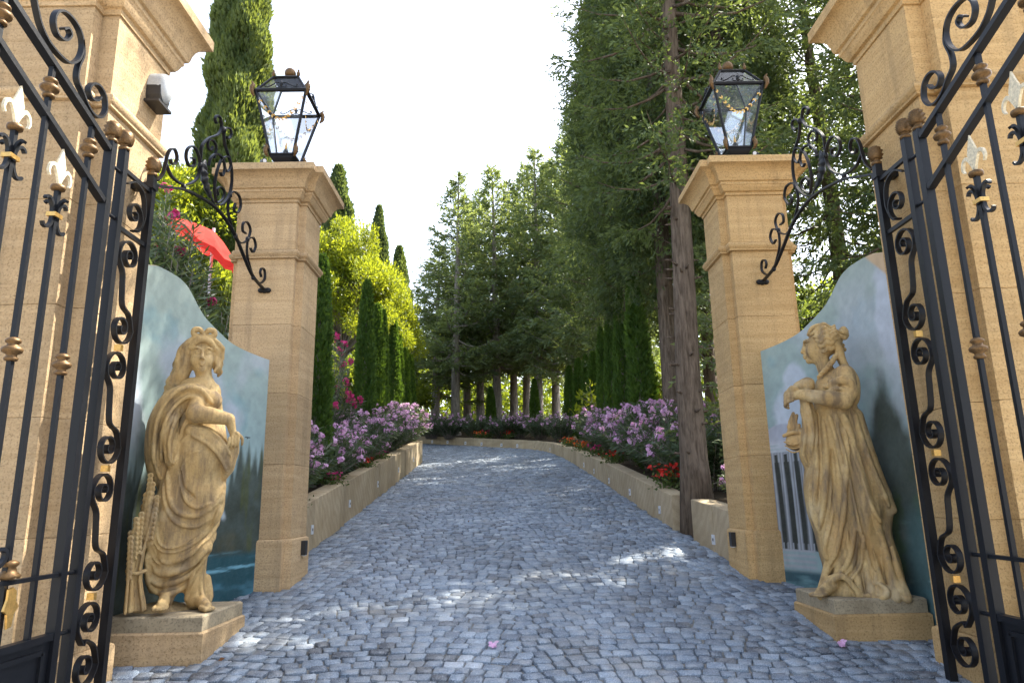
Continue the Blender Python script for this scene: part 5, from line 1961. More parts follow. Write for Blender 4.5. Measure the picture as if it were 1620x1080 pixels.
def conifer(seed, h, z0, rad, n_br, n_tw, spray, leaf, bark, r0, lean=(0, 0), shape=.75, droop=.25, upturn=.25, spl=(.25, .55), low=.75, k_spray=6, stubs=14, flat=.55):
    """trunk with whorled boughs; every bough carries twigs of small needle sprays"""
    r = np.random.default_rng(seed)
    tp, tr = trunk_path(h, r0, lean, r)
    paths = [(tp, tr)]
    Ps, Ds, Ts = [], [], []
    for i in range(n_br):
        rel = (i + r.random()) / n_br
        rel = rel ** 1.05
        z = z0 + (h - z0) * rel * .985
        base = np.array([np.interp(z, tp[:, 2], tp[:, k]) for k in (0, 1)] + [z])
        az = i * 2.39996 + r.normal(0, .35)
        prof = (1 - rel) ** shape * (low + (1 - low) * min(1, rel / .25)) + .03
        Lb = rad * prof * r.uniform(.62, 1.22)
        el = np.interp(rel, [0, .5, 1], [-droop, 0.05, .75]) + r.normal(0, .12)
        t = np.linspace(0, 1, 9)
        out = np.array((math.cos(az), math.sin(az), 0))
        q = base + out[None] * (Lb * t * math.cos(el))[:, None] + np.array((0, 0, 1))[None] * (Lb * (t * math.sin(el) + upturn * t ** 2.2 - .12 * np.sin(t * math.pi)))[:, None]
        rb = max(.006, .018 * Lb)
        paths.append((q[::2], np.linspace(rb, .003, 5)))
        clump = r.normal(0, .22)
        m = max(3, int(n_tw * (Lb / rad + .12)))
        tt = r.uniform(.12, 1, m) ** .75
        bp = np.stack([np.interp(tt, t, q[:, k]) for k in range(3)], 1)
        bd = unit(q[-1] - q[0])
        lat = np.cross(bd, (0, 0, 1)); lat = lat / (np.linalg.norm(lat) + 1e-9)
        sgn = np.where(r.random(m) < .5, 1, -1)[:, None]
        td = unit(bd * r.uniform(.35, 1, (m, 1)) + lat * sgn * r.uniform(.15, 1, (m, 1)) + np.array((0, 0, 1)) * r.normal(-.12, flat * .5, (m, 1)))
        tl = r.uniform(*spl, m) * (1.1 - .45 * tt) * min(1, .35 + Lb)
        for k in range(k_spray):
            f = (k + r.random(m)) / k_spray
            P = bp + td * (tl * f)[:, None] + r.normal(0, .018, (m, 3))
            P[:, 2] -= .10 * (tl * f) ** 1.5
            Ds.append(td + r.normal(0, .42, (m, 3)) + np.array((0, 0, -.1)))
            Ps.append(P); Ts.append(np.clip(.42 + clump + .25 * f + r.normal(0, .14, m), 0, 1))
    P, D, T = np.concatenate(Ps), np.concatenate(Ds), np.concatenate(Ts)
    L = r.uniform(.7, 1.35, len(P)) * spray
    me = leaf_mesh('crown', P, D, L, L * .36, T, leaf, r)
    # dead stubs low on the trunk
    for i in range(stubs):
        z = r.uniform(.6, z0 + .3)
        b = np.array([np.interp(z, tp[:, 2], tp[:, k]) for k in (0, 1)] + [z])
        az = r.uniform(0, 6.28); rr_ = float(np.interp(z, tp[:, 2], tr))
        o = np.array((math.cos(az), math.sin(az), .15))
        paths.append(([b + o * rr_ * .7, b + o * (rr_ + .05), b + o * (rr_ + r.uniform(.05, .12))], [.022, .015, .006]))
    return me, tube_mesh('trunk', paths, bark)


def columnar(seed, h, rad, n, spray, leaf, bark, z0=.1, pw=.55, lump=.16, open_=.0, up=1.0):
    """dense upright cypress: sprays pointing up over a lumpy spindle"""
    r = np.random.default_rng(seed)
    u = r.random(n) ** .92
    th = r.uniform(0, 2 * math.pi, n)
    prof = np.minimum(1, (u / .10) ** .6) * np.clip(1 - u ** 2.1, 0, 1) ** pw
    ph = r.uniform(0, 6.28, 6)
    lm = 1 + lump * (np.sin(th * 3 + u * h * 2.1 + ph[0]) * .5 + np.sin(th * 5 - u * h * 3.7 + ph[1]) * .35 + np.sin(th * 2 + u * h * 5.3 + ph[2]) * .35)
    rr = rad * prof * lm * (1 - .45 * r.random(n) ** 2.2) + .01
    z = z0 + (h - z0) * u
    P = np.stack([rr * np.cos(th), rr * np.sin(th), z], 1)
    D = np.stack([np.cos(th) * .42, np.sin(th) * .42, np.full(n, up)], 1) + r.normal(0, .26, (n, 3))
    T = np.clip(.30 + .55 * (rr / (rad * prof + .02) - .6) + (lm - 1) * .8 + r.normal(0, .14, n), 0, 1)  # tone rises outwards and on the lumps
    L = spray * r.uniform(.7, 1.4, n)
    me = leaf_mesh('crown', P, D, L, L * .40, T, leaf, r)
    core = tube_mesh('trunk', [(np.array([(0, 0, -.3), (0, 0, h * .5), (0, 0, h * .92)]), [rad * .22 + .02, rad * .12 + .01, .01])], bark)
    return me, core


def broadleaf(seed, h, z0, rad, n_cl, per, leaf_l, leaf, bark, r0, leaf_w=.45, squash=1.0, up=.35):
    """rounded tree or big shrub: limbs to leafy clumps, gaps between them"""
    r = np.random.default_rng(seed)
    tp, tr = trunk_path(h * .8, r0, (r.normal(0, .1), r.normal(0, .1)), r)
    paths = [(tp, tr)]
    Ps, Ds, Ts = [], [], []
    cz = (z0 + h) / 2
    for i in range(n_cl):
        d = unit(r.normal(size=3)); d[2] = abs(d[2]) * 1.0 - .35 * r.random()
        q = np.array((0, 0, cz)) + d * (rad, rad, (h - z0) / 2) * r.uniform(.55, 1.0)
        q[:2] *= squash
        b = np.array([np.interp(min(q[2] * .7, h * .75), tp[:, 2], tp[:, k]) for k in (0, 1)] + [min(q[2] * .7, h * .75)])
        m_ = (b + q) / 2 + (0, 0, .1)
        paths.append(([b, m_, q], [r0 * .35, r0 * .18, .006]))
        cr = r.uniform(.22, .42) * rad * .75
        pos = q + unit(r.normal(size=(per, 3))) * (cr * r.random((per, 1)) ** .45) * (1, 1, .8)
        Ps.append(pos); Ds.append(unit(pos - q) * .7 + r.normal(0, .5, (per, 3)) + (0, 0, up))
        Ts.append(np.clip(.45 + r.normal(0, .18) + .5 * (pos[:, 2] - q[2]) / cr * .5 + r.normal(0, .13, per), 0, 1))  # tone rises towards the top of each clump
    P, D, T = np.concatenate(Ps), np.concatenate(Ds), np.concatenate(Ts)
    L = leaf_l * r.uniform(.7, 1.35, len(P))
    return leaf_mesh('crown', P, D, L, L * leaf_w, T, leaf, r), tube_mesh('trunk', paths, bark)


def plant(name, meshes, parts, loc, label, cat, group=None, rot=0, sc=1.0):
    root = thing(name, loc, label, cat, group)
    root.rotation_euler = (0, 0, rot)
    s = sc if isinstance(sc, tuple) else (sc, sc, sc)
    root.scale = s
    for me, nm in zip(meshes, parts):
        if me is not None:
            o_ = link(nm, me, None, root)
            if nm == 'flowers': o_['kind'] = 'stuff'
    return root


CT = ('crown', 'trunk')
# ---- the big trunk by the right wall and the conifers of the right-hand row
main = conifer(21, 16.0, 4.8, 1.9, 150, 26, .09, M['leaf_cypress'], M['bark_red'], .185, (.42, .1), .45, .30, .15, (.3, .6), .8, 11, 40, .7)
rowA = conifer(22, 13.6, 2.9, 1.7, 150, 27, .10, M['leaf_cypress'], M['bark_red'], .20, (.2, .1), .35, .45, .05, (.35, .75), .7, 11, 16, .95)
rowB = conifer(23, 12.6, 2.6, 1.6, 150, 27, .10, M['leaf_cypress'], M['bark_red'], .17, (-.1, .2), .40, .5, .05, (.35, .75), .7, 11, 16, .95)
def cupressus(seed, h, z0, rad, r0, n=50000):
    """old cypress: heavy hanging drapes of foliage round a bare-footed trunk, some boughs breaking the outline"""
    r = np.random.default_rng(seed)
    m, t = conifer(seed + 1, h, z0, rad * 1.35, 70, 16, .10, M['leaf_cypress'], M['bark_red'], r0, (.1, .1), .30, .15, .15, (.3, .6), .7, 9, 14, .8)
    k = 300
    cz = z0 + (h - z0) * r.random(k) ** .95
    rel = (cz - z0) / (h - z0)
    ca = r.uniform(0, 6.283, k)
    cr = rad * np.minimum(1, .55 + rel * 3) * np.clip(1 - rel ** 2.2, .03, 1) ** .7 * r.uniform(.55, 1.05, k)
    ln = r.uniform(.7, 1.7, k); wd_ = r.uniform(.16, .34, k); ct = r.normal(0, .20, k)
    i = r.integers(0, k, n)
    f = r.random(n)
    w_ = wd_[i] * np.sin(np.pi * np.clip(f * .85 + .12, 0, 1)) * np.sqrt(r.random(n))
    a = r.uniform(0, 6.283, n)
    P = np.stack([cr[i] * np.cos(ca[i]) + w_ * np.cos(a), cr[i] * np.sin(ca[i]) + w_ * np.sin(a), cz[i] - ln[i] * (f - .35)], 1)
    D = np.stack([np.cos(ca[i]) * .5 + np.cos(a) * .5, np.sin(ca[i]) * .5 + np.sin(a) * .5, np.where(r.random(n) < .6, -.8, .7)], 1) + r.normal(0, .3, (n, 3))
    L = .10 * r.uniform(.7, 1.4, n)
    T = np.clip(.36 + ct[i] + .9 * (w_ / wd_[i] - .6) * .5 + r.normal(0, .13, n), 0, 1)  # tone rises towards the outside of each drape
    V, Q = cards(P, D, L, L * .34, r)
    me0 = m
    nv = len(me0.vertices)
    V0 = np.empty(nv * 3, np.float32); me0.vertices.foreach_get('co', V0)
    T0 = np.empty(nv, np.float32); me0.attributes['tone'].data.foreach_get('value', T0)
    V = np.concatenate([V0.reshape(-1, 3), V]); Q = np.concatenate([np.arange(nv).reshape(-1, 4), Q + nv])
    me = mesh_from('crown', V, Q)
    set_tone(me, np.concatenate([T0, np.repeat(T, 4)]))
    me.materials.append(M['leaf_cypress'])
    bpy.data.meshes.remove(me0)
    return me, t


cupA = cupressus(301, 15.0, 4.3, 1.35, .20)
cupB = cupressus(305, 14.0, 3.9, 1.25, .17)
p0 = at_y(1091, 700, 9.30)
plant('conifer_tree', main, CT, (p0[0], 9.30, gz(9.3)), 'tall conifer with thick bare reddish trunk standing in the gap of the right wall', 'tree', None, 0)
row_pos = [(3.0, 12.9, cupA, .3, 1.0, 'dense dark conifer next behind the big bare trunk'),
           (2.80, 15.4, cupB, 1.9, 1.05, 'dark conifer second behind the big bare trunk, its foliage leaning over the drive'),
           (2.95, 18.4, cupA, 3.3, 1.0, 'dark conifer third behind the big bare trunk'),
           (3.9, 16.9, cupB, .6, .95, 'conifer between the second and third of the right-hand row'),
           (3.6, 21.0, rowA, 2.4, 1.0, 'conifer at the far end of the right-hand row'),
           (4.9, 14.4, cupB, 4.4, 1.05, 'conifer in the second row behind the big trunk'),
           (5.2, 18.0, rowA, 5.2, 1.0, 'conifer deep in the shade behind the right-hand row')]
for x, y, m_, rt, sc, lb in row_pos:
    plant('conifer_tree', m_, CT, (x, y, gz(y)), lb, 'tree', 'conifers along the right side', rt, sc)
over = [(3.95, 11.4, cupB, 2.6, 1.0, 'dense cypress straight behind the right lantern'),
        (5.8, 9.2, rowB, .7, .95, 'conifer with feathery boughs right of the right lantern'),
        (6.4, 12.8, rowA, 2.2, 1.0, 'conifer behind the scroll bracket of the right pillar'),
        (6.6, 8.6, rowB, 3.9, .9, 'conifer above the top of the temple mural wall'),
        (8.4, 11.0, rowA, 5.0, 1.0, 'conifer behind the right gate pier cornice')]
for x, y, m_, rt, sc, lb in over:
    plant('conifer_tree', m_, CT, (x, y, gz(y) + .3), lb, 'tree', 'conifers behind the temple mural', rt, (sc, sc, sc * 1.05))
low_fir = conifer(24, 4.2, .2, 1.0, 60, 16, .10, M['leaf_fir'], M['bark_grey'], .06, (0, 0), .8, .15, .1, (.2, .4), .9, 6, 0, .3)
plant('young_fir', low_fir, CT, (3.15, 10.1, gz(10.1) + .4), 'young fir with layered branches between the big trunk and the right pillar', 'tree', None, .5)

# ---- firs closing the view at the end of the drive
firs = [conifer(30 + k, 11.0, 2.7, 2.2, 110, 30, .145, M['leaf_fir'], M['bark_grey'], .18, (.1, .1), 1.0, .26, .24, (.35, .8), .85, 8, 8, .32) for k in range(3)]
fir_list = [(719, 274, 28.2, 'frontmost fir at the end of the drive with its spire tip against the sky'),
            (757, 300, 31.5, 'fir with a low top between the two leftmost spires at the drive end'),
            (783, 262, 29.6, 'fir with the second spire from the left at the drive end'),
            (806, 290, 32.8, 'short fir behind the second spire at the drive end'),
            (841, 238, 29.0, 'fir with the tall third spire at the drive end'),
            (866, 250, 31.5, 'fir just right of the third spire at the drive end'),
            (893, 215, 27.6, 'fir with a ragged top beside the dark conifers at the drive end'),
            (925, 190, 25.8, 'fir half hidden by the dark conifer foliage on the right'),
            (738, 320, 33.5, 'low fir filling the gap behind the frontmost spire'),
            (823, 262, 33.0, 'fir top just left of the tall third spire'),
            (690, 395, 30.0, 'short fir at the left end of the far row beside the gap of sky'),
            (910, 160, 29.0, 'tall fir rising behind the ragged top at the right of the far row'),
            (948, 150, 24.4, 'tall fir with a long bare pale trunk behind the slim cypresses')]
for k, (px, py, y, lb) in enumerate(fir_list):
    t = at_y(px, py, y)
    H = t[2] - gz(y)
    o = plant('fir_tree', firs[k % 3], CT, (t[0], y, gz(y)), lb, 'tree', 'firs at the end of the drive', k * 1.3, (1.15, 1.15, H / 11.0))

# ---- left side: columnar and slim cypresses
colA = columnar(41, 10.5, .74, 80000, .11, M['leaf_cypress_sunlit'], M['bark_grey'], .2, .60, .30)
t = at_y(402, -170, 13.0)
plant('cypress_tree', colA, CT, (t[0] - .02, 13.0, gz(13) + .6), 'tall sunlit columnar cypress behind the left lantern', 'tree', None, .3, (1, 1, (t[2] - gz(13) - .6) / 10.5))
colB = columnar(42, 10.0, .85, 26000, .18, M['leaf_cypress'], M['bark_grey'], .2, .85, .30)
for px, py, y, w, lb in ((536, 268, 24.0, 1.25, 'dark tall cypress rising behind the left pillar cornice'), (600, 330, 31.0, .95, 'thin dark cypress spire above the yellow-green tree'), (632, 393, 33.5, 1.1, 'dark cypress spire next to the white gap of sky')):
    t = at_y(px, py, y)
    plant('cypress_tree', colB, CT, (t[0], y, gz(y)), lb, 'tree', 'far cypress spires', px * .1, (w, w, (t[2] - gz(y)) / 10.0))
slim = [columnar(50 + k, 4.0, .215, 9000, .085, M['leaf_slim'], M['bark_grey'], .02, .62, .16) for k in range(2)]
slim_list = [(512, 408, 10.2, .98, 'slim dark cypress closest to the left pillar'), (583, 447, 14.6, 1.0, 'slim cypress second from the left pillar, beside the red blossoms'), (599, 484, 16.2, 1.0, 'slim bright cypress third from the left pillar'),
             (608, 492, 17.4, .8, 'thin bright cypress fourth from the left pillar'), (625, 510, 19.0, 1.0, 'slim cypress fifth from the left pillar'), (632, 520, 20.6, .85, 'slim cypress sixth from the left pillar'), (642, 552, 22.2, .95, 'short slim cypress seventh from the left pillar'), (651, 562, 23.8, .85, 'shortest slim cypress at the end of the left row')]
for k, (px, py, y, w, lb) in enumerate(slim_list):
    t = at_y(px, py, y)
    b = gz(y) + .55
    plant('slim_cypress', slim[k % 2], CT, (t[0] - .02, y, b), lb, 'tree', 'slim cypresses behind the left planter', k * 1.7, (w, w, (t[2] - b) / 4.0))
slim_r = [(1000, 440, 13.4, 1.2, 'broad slim cypress nearest the big trunk above the right oleanders'), (978, 468, 15.6, .95, 'slim cypress second from the big trunk'), (963, 494, 17.2, .9, 'slim cypress third from the big trunk'), (950, 520, 18.6, .85, 'slim cypress fourth from the big trunk'),
          (938, 558, 20.0, 1.0, 'slim cypress fifth from the big trunk'), (927, 562, 21.4, 1.0, 'slim cypress sixth from the big trunk'), (914, 568, 22.8, 1.0, 'slim cypress seventh from the big trunk'), (900, 580, 24.2, 1.0, 'slim cypress eighth from the big trunk'),
          (845, 600, 26.2, .9, 'dark slim cypress before the fir trunks, beside a pale trunk'), (776, 612, 27.0, .9, 'dark slim cypress before the fir trunks in the middle of the far bed')]
for k, (px, py, y, w, lb) in enumerate(slim_r):
    t = at_y(px, py, y)
    b = gz(y) + .3
    o = plant('slim_cypress', slim[k % 2], CT, (t[0], y, b), lb, 'tree', 'slim cypresses behind the right wall', k * 2.1, (w, w, (t[2] - b) / 4.0))
    if k == 0:
        o.rotation_euler = (0, -.03, .4); o.location.x += .10

# ---- sunny broadleaf trees on the left, and the hedge behind the temple wall
yel = broadleaf(61, 6.5, 1.2, 1.9, 110, 420, .10, M['leaf_yellow'], M['bark_grey'], .14, .42)
yel2 = broadleaf(62, 6.0, 1.0, 1.8, 100, 400, .10, M['leaf_yellow'], M['bark_grey'], .12, .42)
for px, py, y, m_, lb in ((548, 352, 19.0, yel, 'yellow-green tree glowing in the sun beside the left pillar'), (606, 400, 24.0, yel2, 'yellow-green tree behind the slim cypresses'), (275, 205, 12.5, yel2, 'yellow-green tree glimpsed above the magenta oleander')):
    t = at_y(px, py, y)
    H = t[2] - gz(y) - .3
    plant('sunny_tree', m_, CT, (t[0], y, gz(y) + .3), lb, 'tree', 'yellow-green trees on the left', px, (H / 6.3 * .72, H / 6.3 * .72, H / 6.3))
shr = broadleaf(63, 2.4, .1, 1.25, 55, 180, .10, M['leaf_wood'], M['bark_grey'], .06, .5)
for k, (x, y, sc, lb) in enumerate(((-5.2, 15.5, 1.2, 'leafy shrub behind the third slim cypress on the left'), (-5.6, 21.5, 1.4, 'leafy shrub behind the left row of slim cypresses'), (-4.4, 27.5, 1.1, 'leafy shrub where the drive turns out of sight'),
                                    (-7.5, 29.0, 1.3, 'leafy shrub beyond the bend of the drive'), (5.9, 14.0, 1.0, 'rounded sunlit hedge shrub behind the temple mural'), (4.6, 12.2, .85, 'low dark shrub between the right pillar and the temple mural'), (4.2, 22.5, 1.2, 'shrub in the shade behind the right slim cypresses'))):
    plant('shrub', shr, CT, (x, y, gz(y) + .3), lb, 'shrub', 'leafy shrubs', k * 1.1, sc)

# ---- far wood that closes the view behind the trunks
r = np.random.default_rng(77)
n = 90000
ctr_n = 760
cxy = np.stack([r.uniform(-30, 30, ctr_n), r.uniform(35, 50, ctr_n), r.random(ctr_n) ** 1.1 * 7.5], 1)
cxy[:, 2] *= np.interp(cxy[:, 0], [-30, -8, -3, 3, 30], [1.0, .8, .7, .95, 1.3])
ci = r.integers(0, ctr_n, n)
P = cxy[ci] + unit(r.normal(size=(n, 3))) * (1.25 * r.random((n, 1)) ** .5)
P[:, 2] += gz(P[:, 1])
D = unit(P - cxy[ci] - np.c_[np.zeros((n, 2)), gz(P[:, 1])]) + r.normal(0, .6, (n, 3))
T = np.clip(.4 + r.normal(0, .25, ctr_n)[ci] + r.normal(0, .12, n), 0, 1)
me = leaf_mesh('woodland', P, D, r.uniform(.22, .42, n), r.uniform(.12, .2, n), T, M['leaf_wood'], r)
wd = link('woodland', me)
tag(wd, 'green mass of woodland closing the view behind the fir trunks', 'woodland', None, 'stuff')


# ------------------------------------------------------------------ oleanders and bedding
def oleander(seed, h, spread, stems, leaf_l, petal, heads, leaf=None, fl_r=.024, base_r=.25, whorls=15):
    r = np.random.default_rng(seed)
    leaf = leaf or M['leaf_oleander']
    paths, LP, LD, LT, FP, FD = [], [], [], [], [], []
    for i in range(stems):
        az = r.uniform(0, 2 * math.pi); rr_ = spread * math.sqrt(r.random())
        hh = h * r.uniform(.55, 1.0) * (1 - .38 * (rr_ / spread) ** 2)
        b = np.array((math.cos(az), math.sin(az), 0)) * base_r * r.random()
        tip = np.array((math.cos(az) * rr_, math.sin(az) * rr_, hh))
        q = smooth_path([b, (b + tip) / 2 + (0, 0, hh * .12), tip], 6)
        paths.append((q[::3], np.linspace(.012, .004, len(q[::3]))))
        tn = r.normal(0, .16)
        for f in np.linspace(.22, 1.0, whorls):
            p = np.array([np.interp(f, np.linspace(0, 1, len(q)), q[:, k]) for k in range(3)])
            d = unit(q[min(len(q) - 1, int(f * len(q)) )] - q[max(0, int(f * len(q)) - 3)])
            a0 = r.uniform(0, 6.28)
            for k in range(3):
                a = a0 + k * 2.094
                s1 = unit(np.cross(d, (.3, .5, .2))); s2 = np.cross(d, s1)
                o = s1 * math.cos(a) + s2 * math.sin(a)
                LP.append(p); LD.append(d * r.uniform(.35, .95) + o + (0, 0, r.normal(-.05, .15)))
                LT.append(.40 + tn + .3 * f + r.normal(0, .13))
        if r.random() < heads:
            for k in range(r.integers(7, 15)):
                o = unit(r.normal(size=3) + np.array((0, 0, .7)))
                FP.append(tip + o * r.uniform(.02, .085) + (0, 0, .03)); FD.append(o + r.normal(0, .25, 3))
    r2 = np.random.default_rng(seed + 500)
    LP, LD, LT = np.array(LP), np.array(LD), np.array(LT)
    L = leaf_l * r2.uniform(.7, 1.25, len(LP))
    fol = leaf_mesh('foliage', LP, LD, L, L * .155, LT, leaf, r2, .06)
    stem = tube_mesh('stems', paths, M['bark_grey'], 5)
    fl = None
    if FP:
        fl = flower_mesh(np.array(FP), unit(np.array(FD)), fl_r, petal, r2)
    return fol, stem, fl


def flower_mesh(FP, FD, fr_, petal, r, n_pet=5):
    n = len(FP)
    s1 = unit(np.cross(FD, r.normal(size=(n, 3)))); s2 = np.cross(FD, s1)
    PP, DD, SS = [], [], []
    V = []
    a0 = r.uniform(0, 6.28, n)
    for k in range(n_pet):
        a = a0 + k * 2 * math.pi / n_pet
        o = s1 * np.cos(a)[:, None] + s2 * np.sin(a)[:, None]
        w = np.cross(FD, o)
        R0 = (fr_ * r.uniform(.85, 1.2, n))[:, None]
        V.append(np.stack([FP, FP + o * R0 * .75 + w * R0 * .48 + FD * R0 * .22, FP + o * R0 * 1.1 + FD * R0 * .12, FP + o * R0 * .75 - w * R0 * .48 + FD * R0 * .22], 1))
    V = np.stack(V, 1).reshape(-1, 3)
    me = mesh_from('flowers', V, np.arange(len(V)).reshape(-1, 4))
    set_tone(me, np.repeat(np.clip(r.normal(.5, .28, n), 0, 1), 4 * n_pet))
    me.materials.append(petal)
    return me


OP = ('foliage', 'stems', 'flowers')
pinks = [oleander(100 + k, 1.25, .82, 105, .15, M['petal_pink'], [.62, .5, .72, .36][k], None, .028) for k in range(4)]
lo = [(8.75, 0, .80), (9.8, 1, .84), (10.9, 2, .84), (12.1, 0, .88), (13.4, 2, .92), (14.8, 1, .95), (16.2, 2, .98), (17.7, 0, 1.0), (19.2, 2, 1.0)]
nth = ['first', 'second', 'third', 'fourth', 'fifth', 'sixth', 'seventh', 'eighth', 'ninth']
for k, (y, v, sc) in enumerate(lo):
    plant('oleander_bush', pinks[v], OP, (-3.02 - .10 * (k % 2), y, gz(y) + .48), nth[k] + ' pink oleander along the left planter, counting from the left pillar', 'shrub', 'pink oleanders in the left planter', k * 2.3, (sc, sc, sc))
ro = [(10.45, 3, 1.0), (11.6, 0, 1.08), (12.8, 2, 1.12), (14.1, 2, 1.05), (15.6, 0, 1.0), (17.2, 2, .95), (19.0, 1, .9)]
for k, (y, v, sc) in enumerate(ro):
    plant('oleander_bush', pinks[v], OP, (float(right_x(y)) + .78, y, gz(y) + .36), nth[k] + ' pink oleander along the right wall, counting from the big trunk', 'shrub', 'pink oleanders behind the right wall', k * 1.9 + .5, (sc, sc, sc))
plant('oleander_bush', pinks[1], OP, (3.0, 8.6, gz(8.6) + .35), 'small magenta-pink oleander peeping over the wall stub by the right pillar', 'shrub', None, .8, .62)
fp = [(682, 24.9 + 1.6), (712, 26.1), (752, 25.9), (795, 25.6), (822, 25.5), (856, 24.7), (885, 23.2)]
for k, (px, y) in enumerate(fp):
    t = at_y(px, 690, y)
    plant('oleander_bush', pinks[(3, 1, 3, 3, 0, 3, 1)[k]], OP, (t[0], y, gz(y) + .22), nth[k] + ' small oleander from the left in the bed behind the far wall', 'shrub', 'oleanders in the far bed', k * 2.7, .78)
bigole = oleander(140, 4.2, .95, 300, .19, M['petal_magenta'], .045, None, .034, .6, 26)
plant('magenta_oleander', bigole, OP, (-4.62, 8.35, gz(8.35) + .45), 'large dark oleander with a few magenta blossoms behind the cypress mural', 'shrub', None, .4)
lowole = oleander(142, 2.75, .85, 210, .18, M['petal_magenta'], .02, None, .034, .5, 22)
plant('magenta_oleander', lowole, OP, (-3.55, 7.95, gz(7.95) + .40), 'dark leafy oleander below the red parasol, behind the cypress mural', 'shrub', None, 2.0)
redole = oleander(141, 2.6, .75, 80, .15, M['petal_magenta'], .5, None, .032, .25, 18)
plant('magenta_oleander', redole, OP, (-3.35, 12.4, gz(12.4) + .55), 'upright oleander with crimson blossoms between two slim cypresses on the left', 'shrub', None, 1.4, (.85, .85, 1.0))


def bedding(seed, rad, petal, nf, h=.26):
    r = np.random.default_rng(seed)
    n = 260
    P = np.stack([r.normal(0, rad * .5, n), r.normal(0, rad * .5, n), r.random(n) * h * .7], 1)
    D = r.normal(0, 1, (n, 3)) + (0, 0, .6)
    fol = leaf_mesh('foliage', P, D, r.uniform(.03, .07, n), r.uniform(.025, .05, n), np.clip(r.normal(.5, .25, n), 0, 1), M['leaf_bed'], r)
    F = np.stack([r.normal(0, rad * .5, nf), r.normal(0, rad * .5, nf), h * .45 + r.random(nf) * h * .6], 1)
    fl = flower_mesh(F, unit(r.normal(0, .6, (nf, 3)) + (0, -.4, .8)), .026, petal, r)
    return fol, fl


bd = [bedding(200, .26, M['petal_red'], 70, .34), bedding(201, .22, M['petal_orange'], 40), bedding(202, .22, M['petal_red'], 36), bedding(203, .22, M['petal_magenta'], 26)]
BP = ('foliage', 'flowers')
bl_ = [(1046, 10.35, 0, .20, 'bushy bright red flowers spilling over the wall beside the big trunk'), (944, 14.2, 2, .14, 'red bedding flowers on the wall edge under the right oleanders'), (921, 16.0, 3, .14, 'dusky red bedding plant on the right wall edge'), (902, 17.8, 1, .14, 'orange-red bedding flowers on the right wall, second clump'),
       (878, 20.0, 1, .14, 'orange bedding flowers where the right wall starts to bend'), (757, 25.1, 1, .2, 'small orange bedding flowers hanging over the far wall'), (803, 24.9, 2, .2, 'dusky pink bedding plant behind the far wall'), (770, 25.4, 3, .2, 'dusky pink bedding plant, middle of the far bed')]
for k, (px, y, v, ins, lb) in enumerate(bl_):
    x = float(right_x(y)) + ins if y < 22 else at_y(px, 690, y)[0]
    yy = y if y < 22 else y + .2
    plant('bedding_flowers', bd[v], BP, (x + .02, yy, gz(yy) + float(wall_h(yy)) - .02), lb, 'flowers', 'bedding flowers along the wall', k * 1.3)
for k, y in enumerate((8.3, 10.3, 12.6, 14.2)):
    plant('bedding_flowers', bd[(2, 3, 2, 3)[k]], BP, (-2.64, y, gz(y) + .56), nth[k] + ' reddish bedding clump on the left planter edge from the pillar', 'flowers', 'bedding flowers in the left planter', k, .75)
# young magnolia above the right oleanders
mag = broadleaf(71, 1.7, .2, .45, 22, 9, .15, M['leaf_yellow'], M['bark_grey'], .02, .40)
t = at_y(936, 590, 19.4)
plant('young_magnolia', mag, CT, (t[0], 19.4, gz(19.4) + .4), 'young broad-leaved sapling with yellow tips among the right slim cypresses', 'shrub', None, .3, 1.1)

# ------------------------------------------------------------------ red parasol glimpsed through the oleander
ap = at_y(338, 366, 9.9)
root = thing('parasol', (ap[0], 9.9, gz(9.9) + .3), 'red garden parasol glimpsed through the oleander leaves', 'parasol')
mb = MB()
k_ = 8
ct_, st_ = math.cos(.62), math.sin(.62)
tp_ = lambda x, y, z: (ap[0] + x * ct_ + z * st_, 9.9 + y, ap[2] - x * st_ + z * ct_)      # canopy tilted towards the drive
rings = [[tp_(math.cos(a) * rr_, math.sin(a) * rr_, -dz - (.045 if (i % 2) and rr_ > .3 else 0)) for i, a in enumerate(np.linspace(0, 2 * math.pi, 16, endpoint=False))] for rr_, dz in ((.02, 0), (.22, .05), (.42, .12), (.58, .21), (.585, .30))]
mb.rings(rings, cap=False)
cn = mb.build('canopy', M['red_cloth'], root)
set_tone(cn.data, np.full(len(cn.data.vertices), .5))
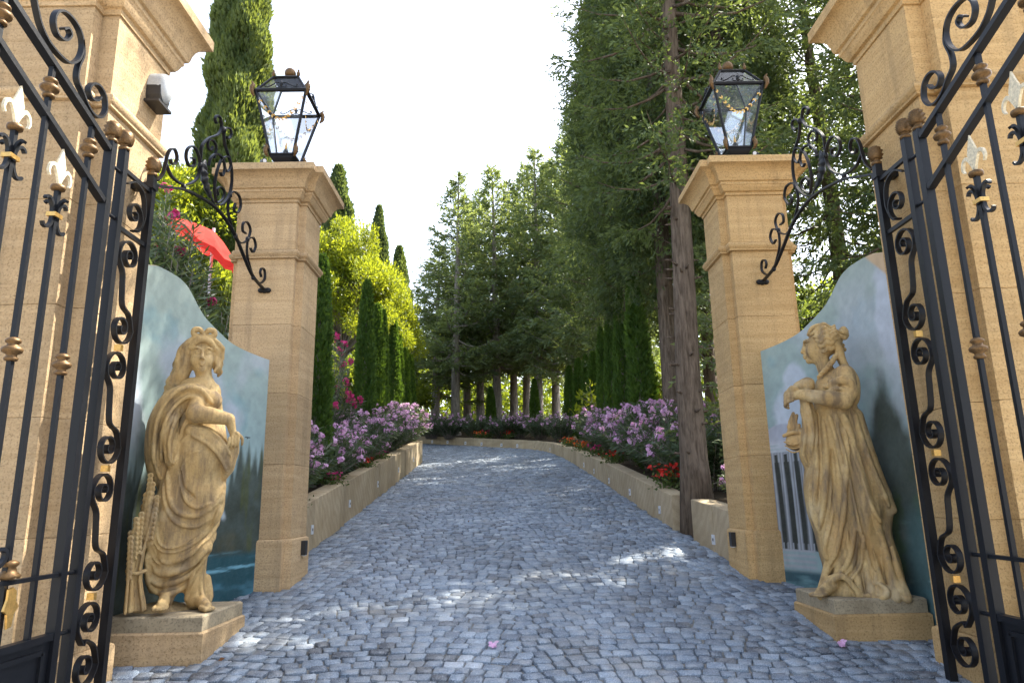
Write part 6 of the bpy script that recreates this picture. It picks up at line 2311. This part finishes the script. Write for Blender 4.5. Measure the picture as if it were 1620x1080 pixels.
mb = MB(); mb.tube([(ap[0], 9.9, gz(9.9) + .3), (ap[0], 9.9, ap[2] + .05)], .022, 10); mb.build('pole', M['white_plate'], root)
for i in range(8):
    a = i * math.pi / 4
    mb = MB(); mb.tube([tp_(0, 0, -.03), tp_(math.cos(a) * .56, math.sin(a) * .56, -.22)], .006, 5); mb.build('rib', M['iron'], root)

# ------------------------------------------------------------------ fallen blossoms and leaves on the setts
rf = np.random.default_rng(9)


def ground_at(px, py):
    a, b = ray(px, py)
    y = (0 - CAM[2]) / (b - .15)
    return np.array((CAM[0] + a * y, y, .15 * y + .016))


for px, py, lb in ((779, 1027, 'pink blossom fallen on the setts in the middle of the drive'), (1331, 1025, 'pink blossom fallen in front of the right plinth')):
    p = ground_at(px, py)
    root = thing('fallen_blossom', p, lb, 'flower')
    me = flower_mesh(np.array([(0, 0, .012), (.02, .01, .018)]), unit(np.array([(.2, -.5, .8), (-.4, -.2, .6)])), .030, M['petal_pink'], rf)
    link('petals', me, None, root)['kind'] = 'stuff'
fl_list = [(613, 831, 'M'), (742, 826, 'B'), (955, 1010, 'B'), (822, 1030, 'B'), (345, 1049, 'B'), (1052, 905, 'B'), (1180, 990, 'B')]
wh = ['', 'in mid-drive level with the left planter light', 'on the setts right of the fallen pink blossom', 'on the setts close beside the fallen pink blossom', 'at the foot of the left plinth', 'on the setts level with the right pillar base', 'on the setts before the right plinth corner']
M['dry_leaf'] = m_leaf('dry_leaf', (.13, .055, .022), (.22, .10, .04), .2, .7)
for k, (px, py, c_) in enumerate(fl_list):
    p = ground_at(px, py)
    V, Q = cards(np.array([(0, 0, .003)]), np.array([(rf.normal(), rf.normal(), .1)]), .05, .028, rf, .15)
    me = mesh_from('fallen_leaf', V, Q); set_tone(me, np.full(4, .5)); me.materials.append(M['petal_red'] if c_ == 'M' else M['dry_leaf'])
    o = link('fallen_leaf', me); o.location = p
    tag(o, 'tiny red petal lying on the setts near the left planter' if c_ == 'M' else 'small dry brown leaf ' + wh[k], 'leaf', 'fallen leaves on the setts')
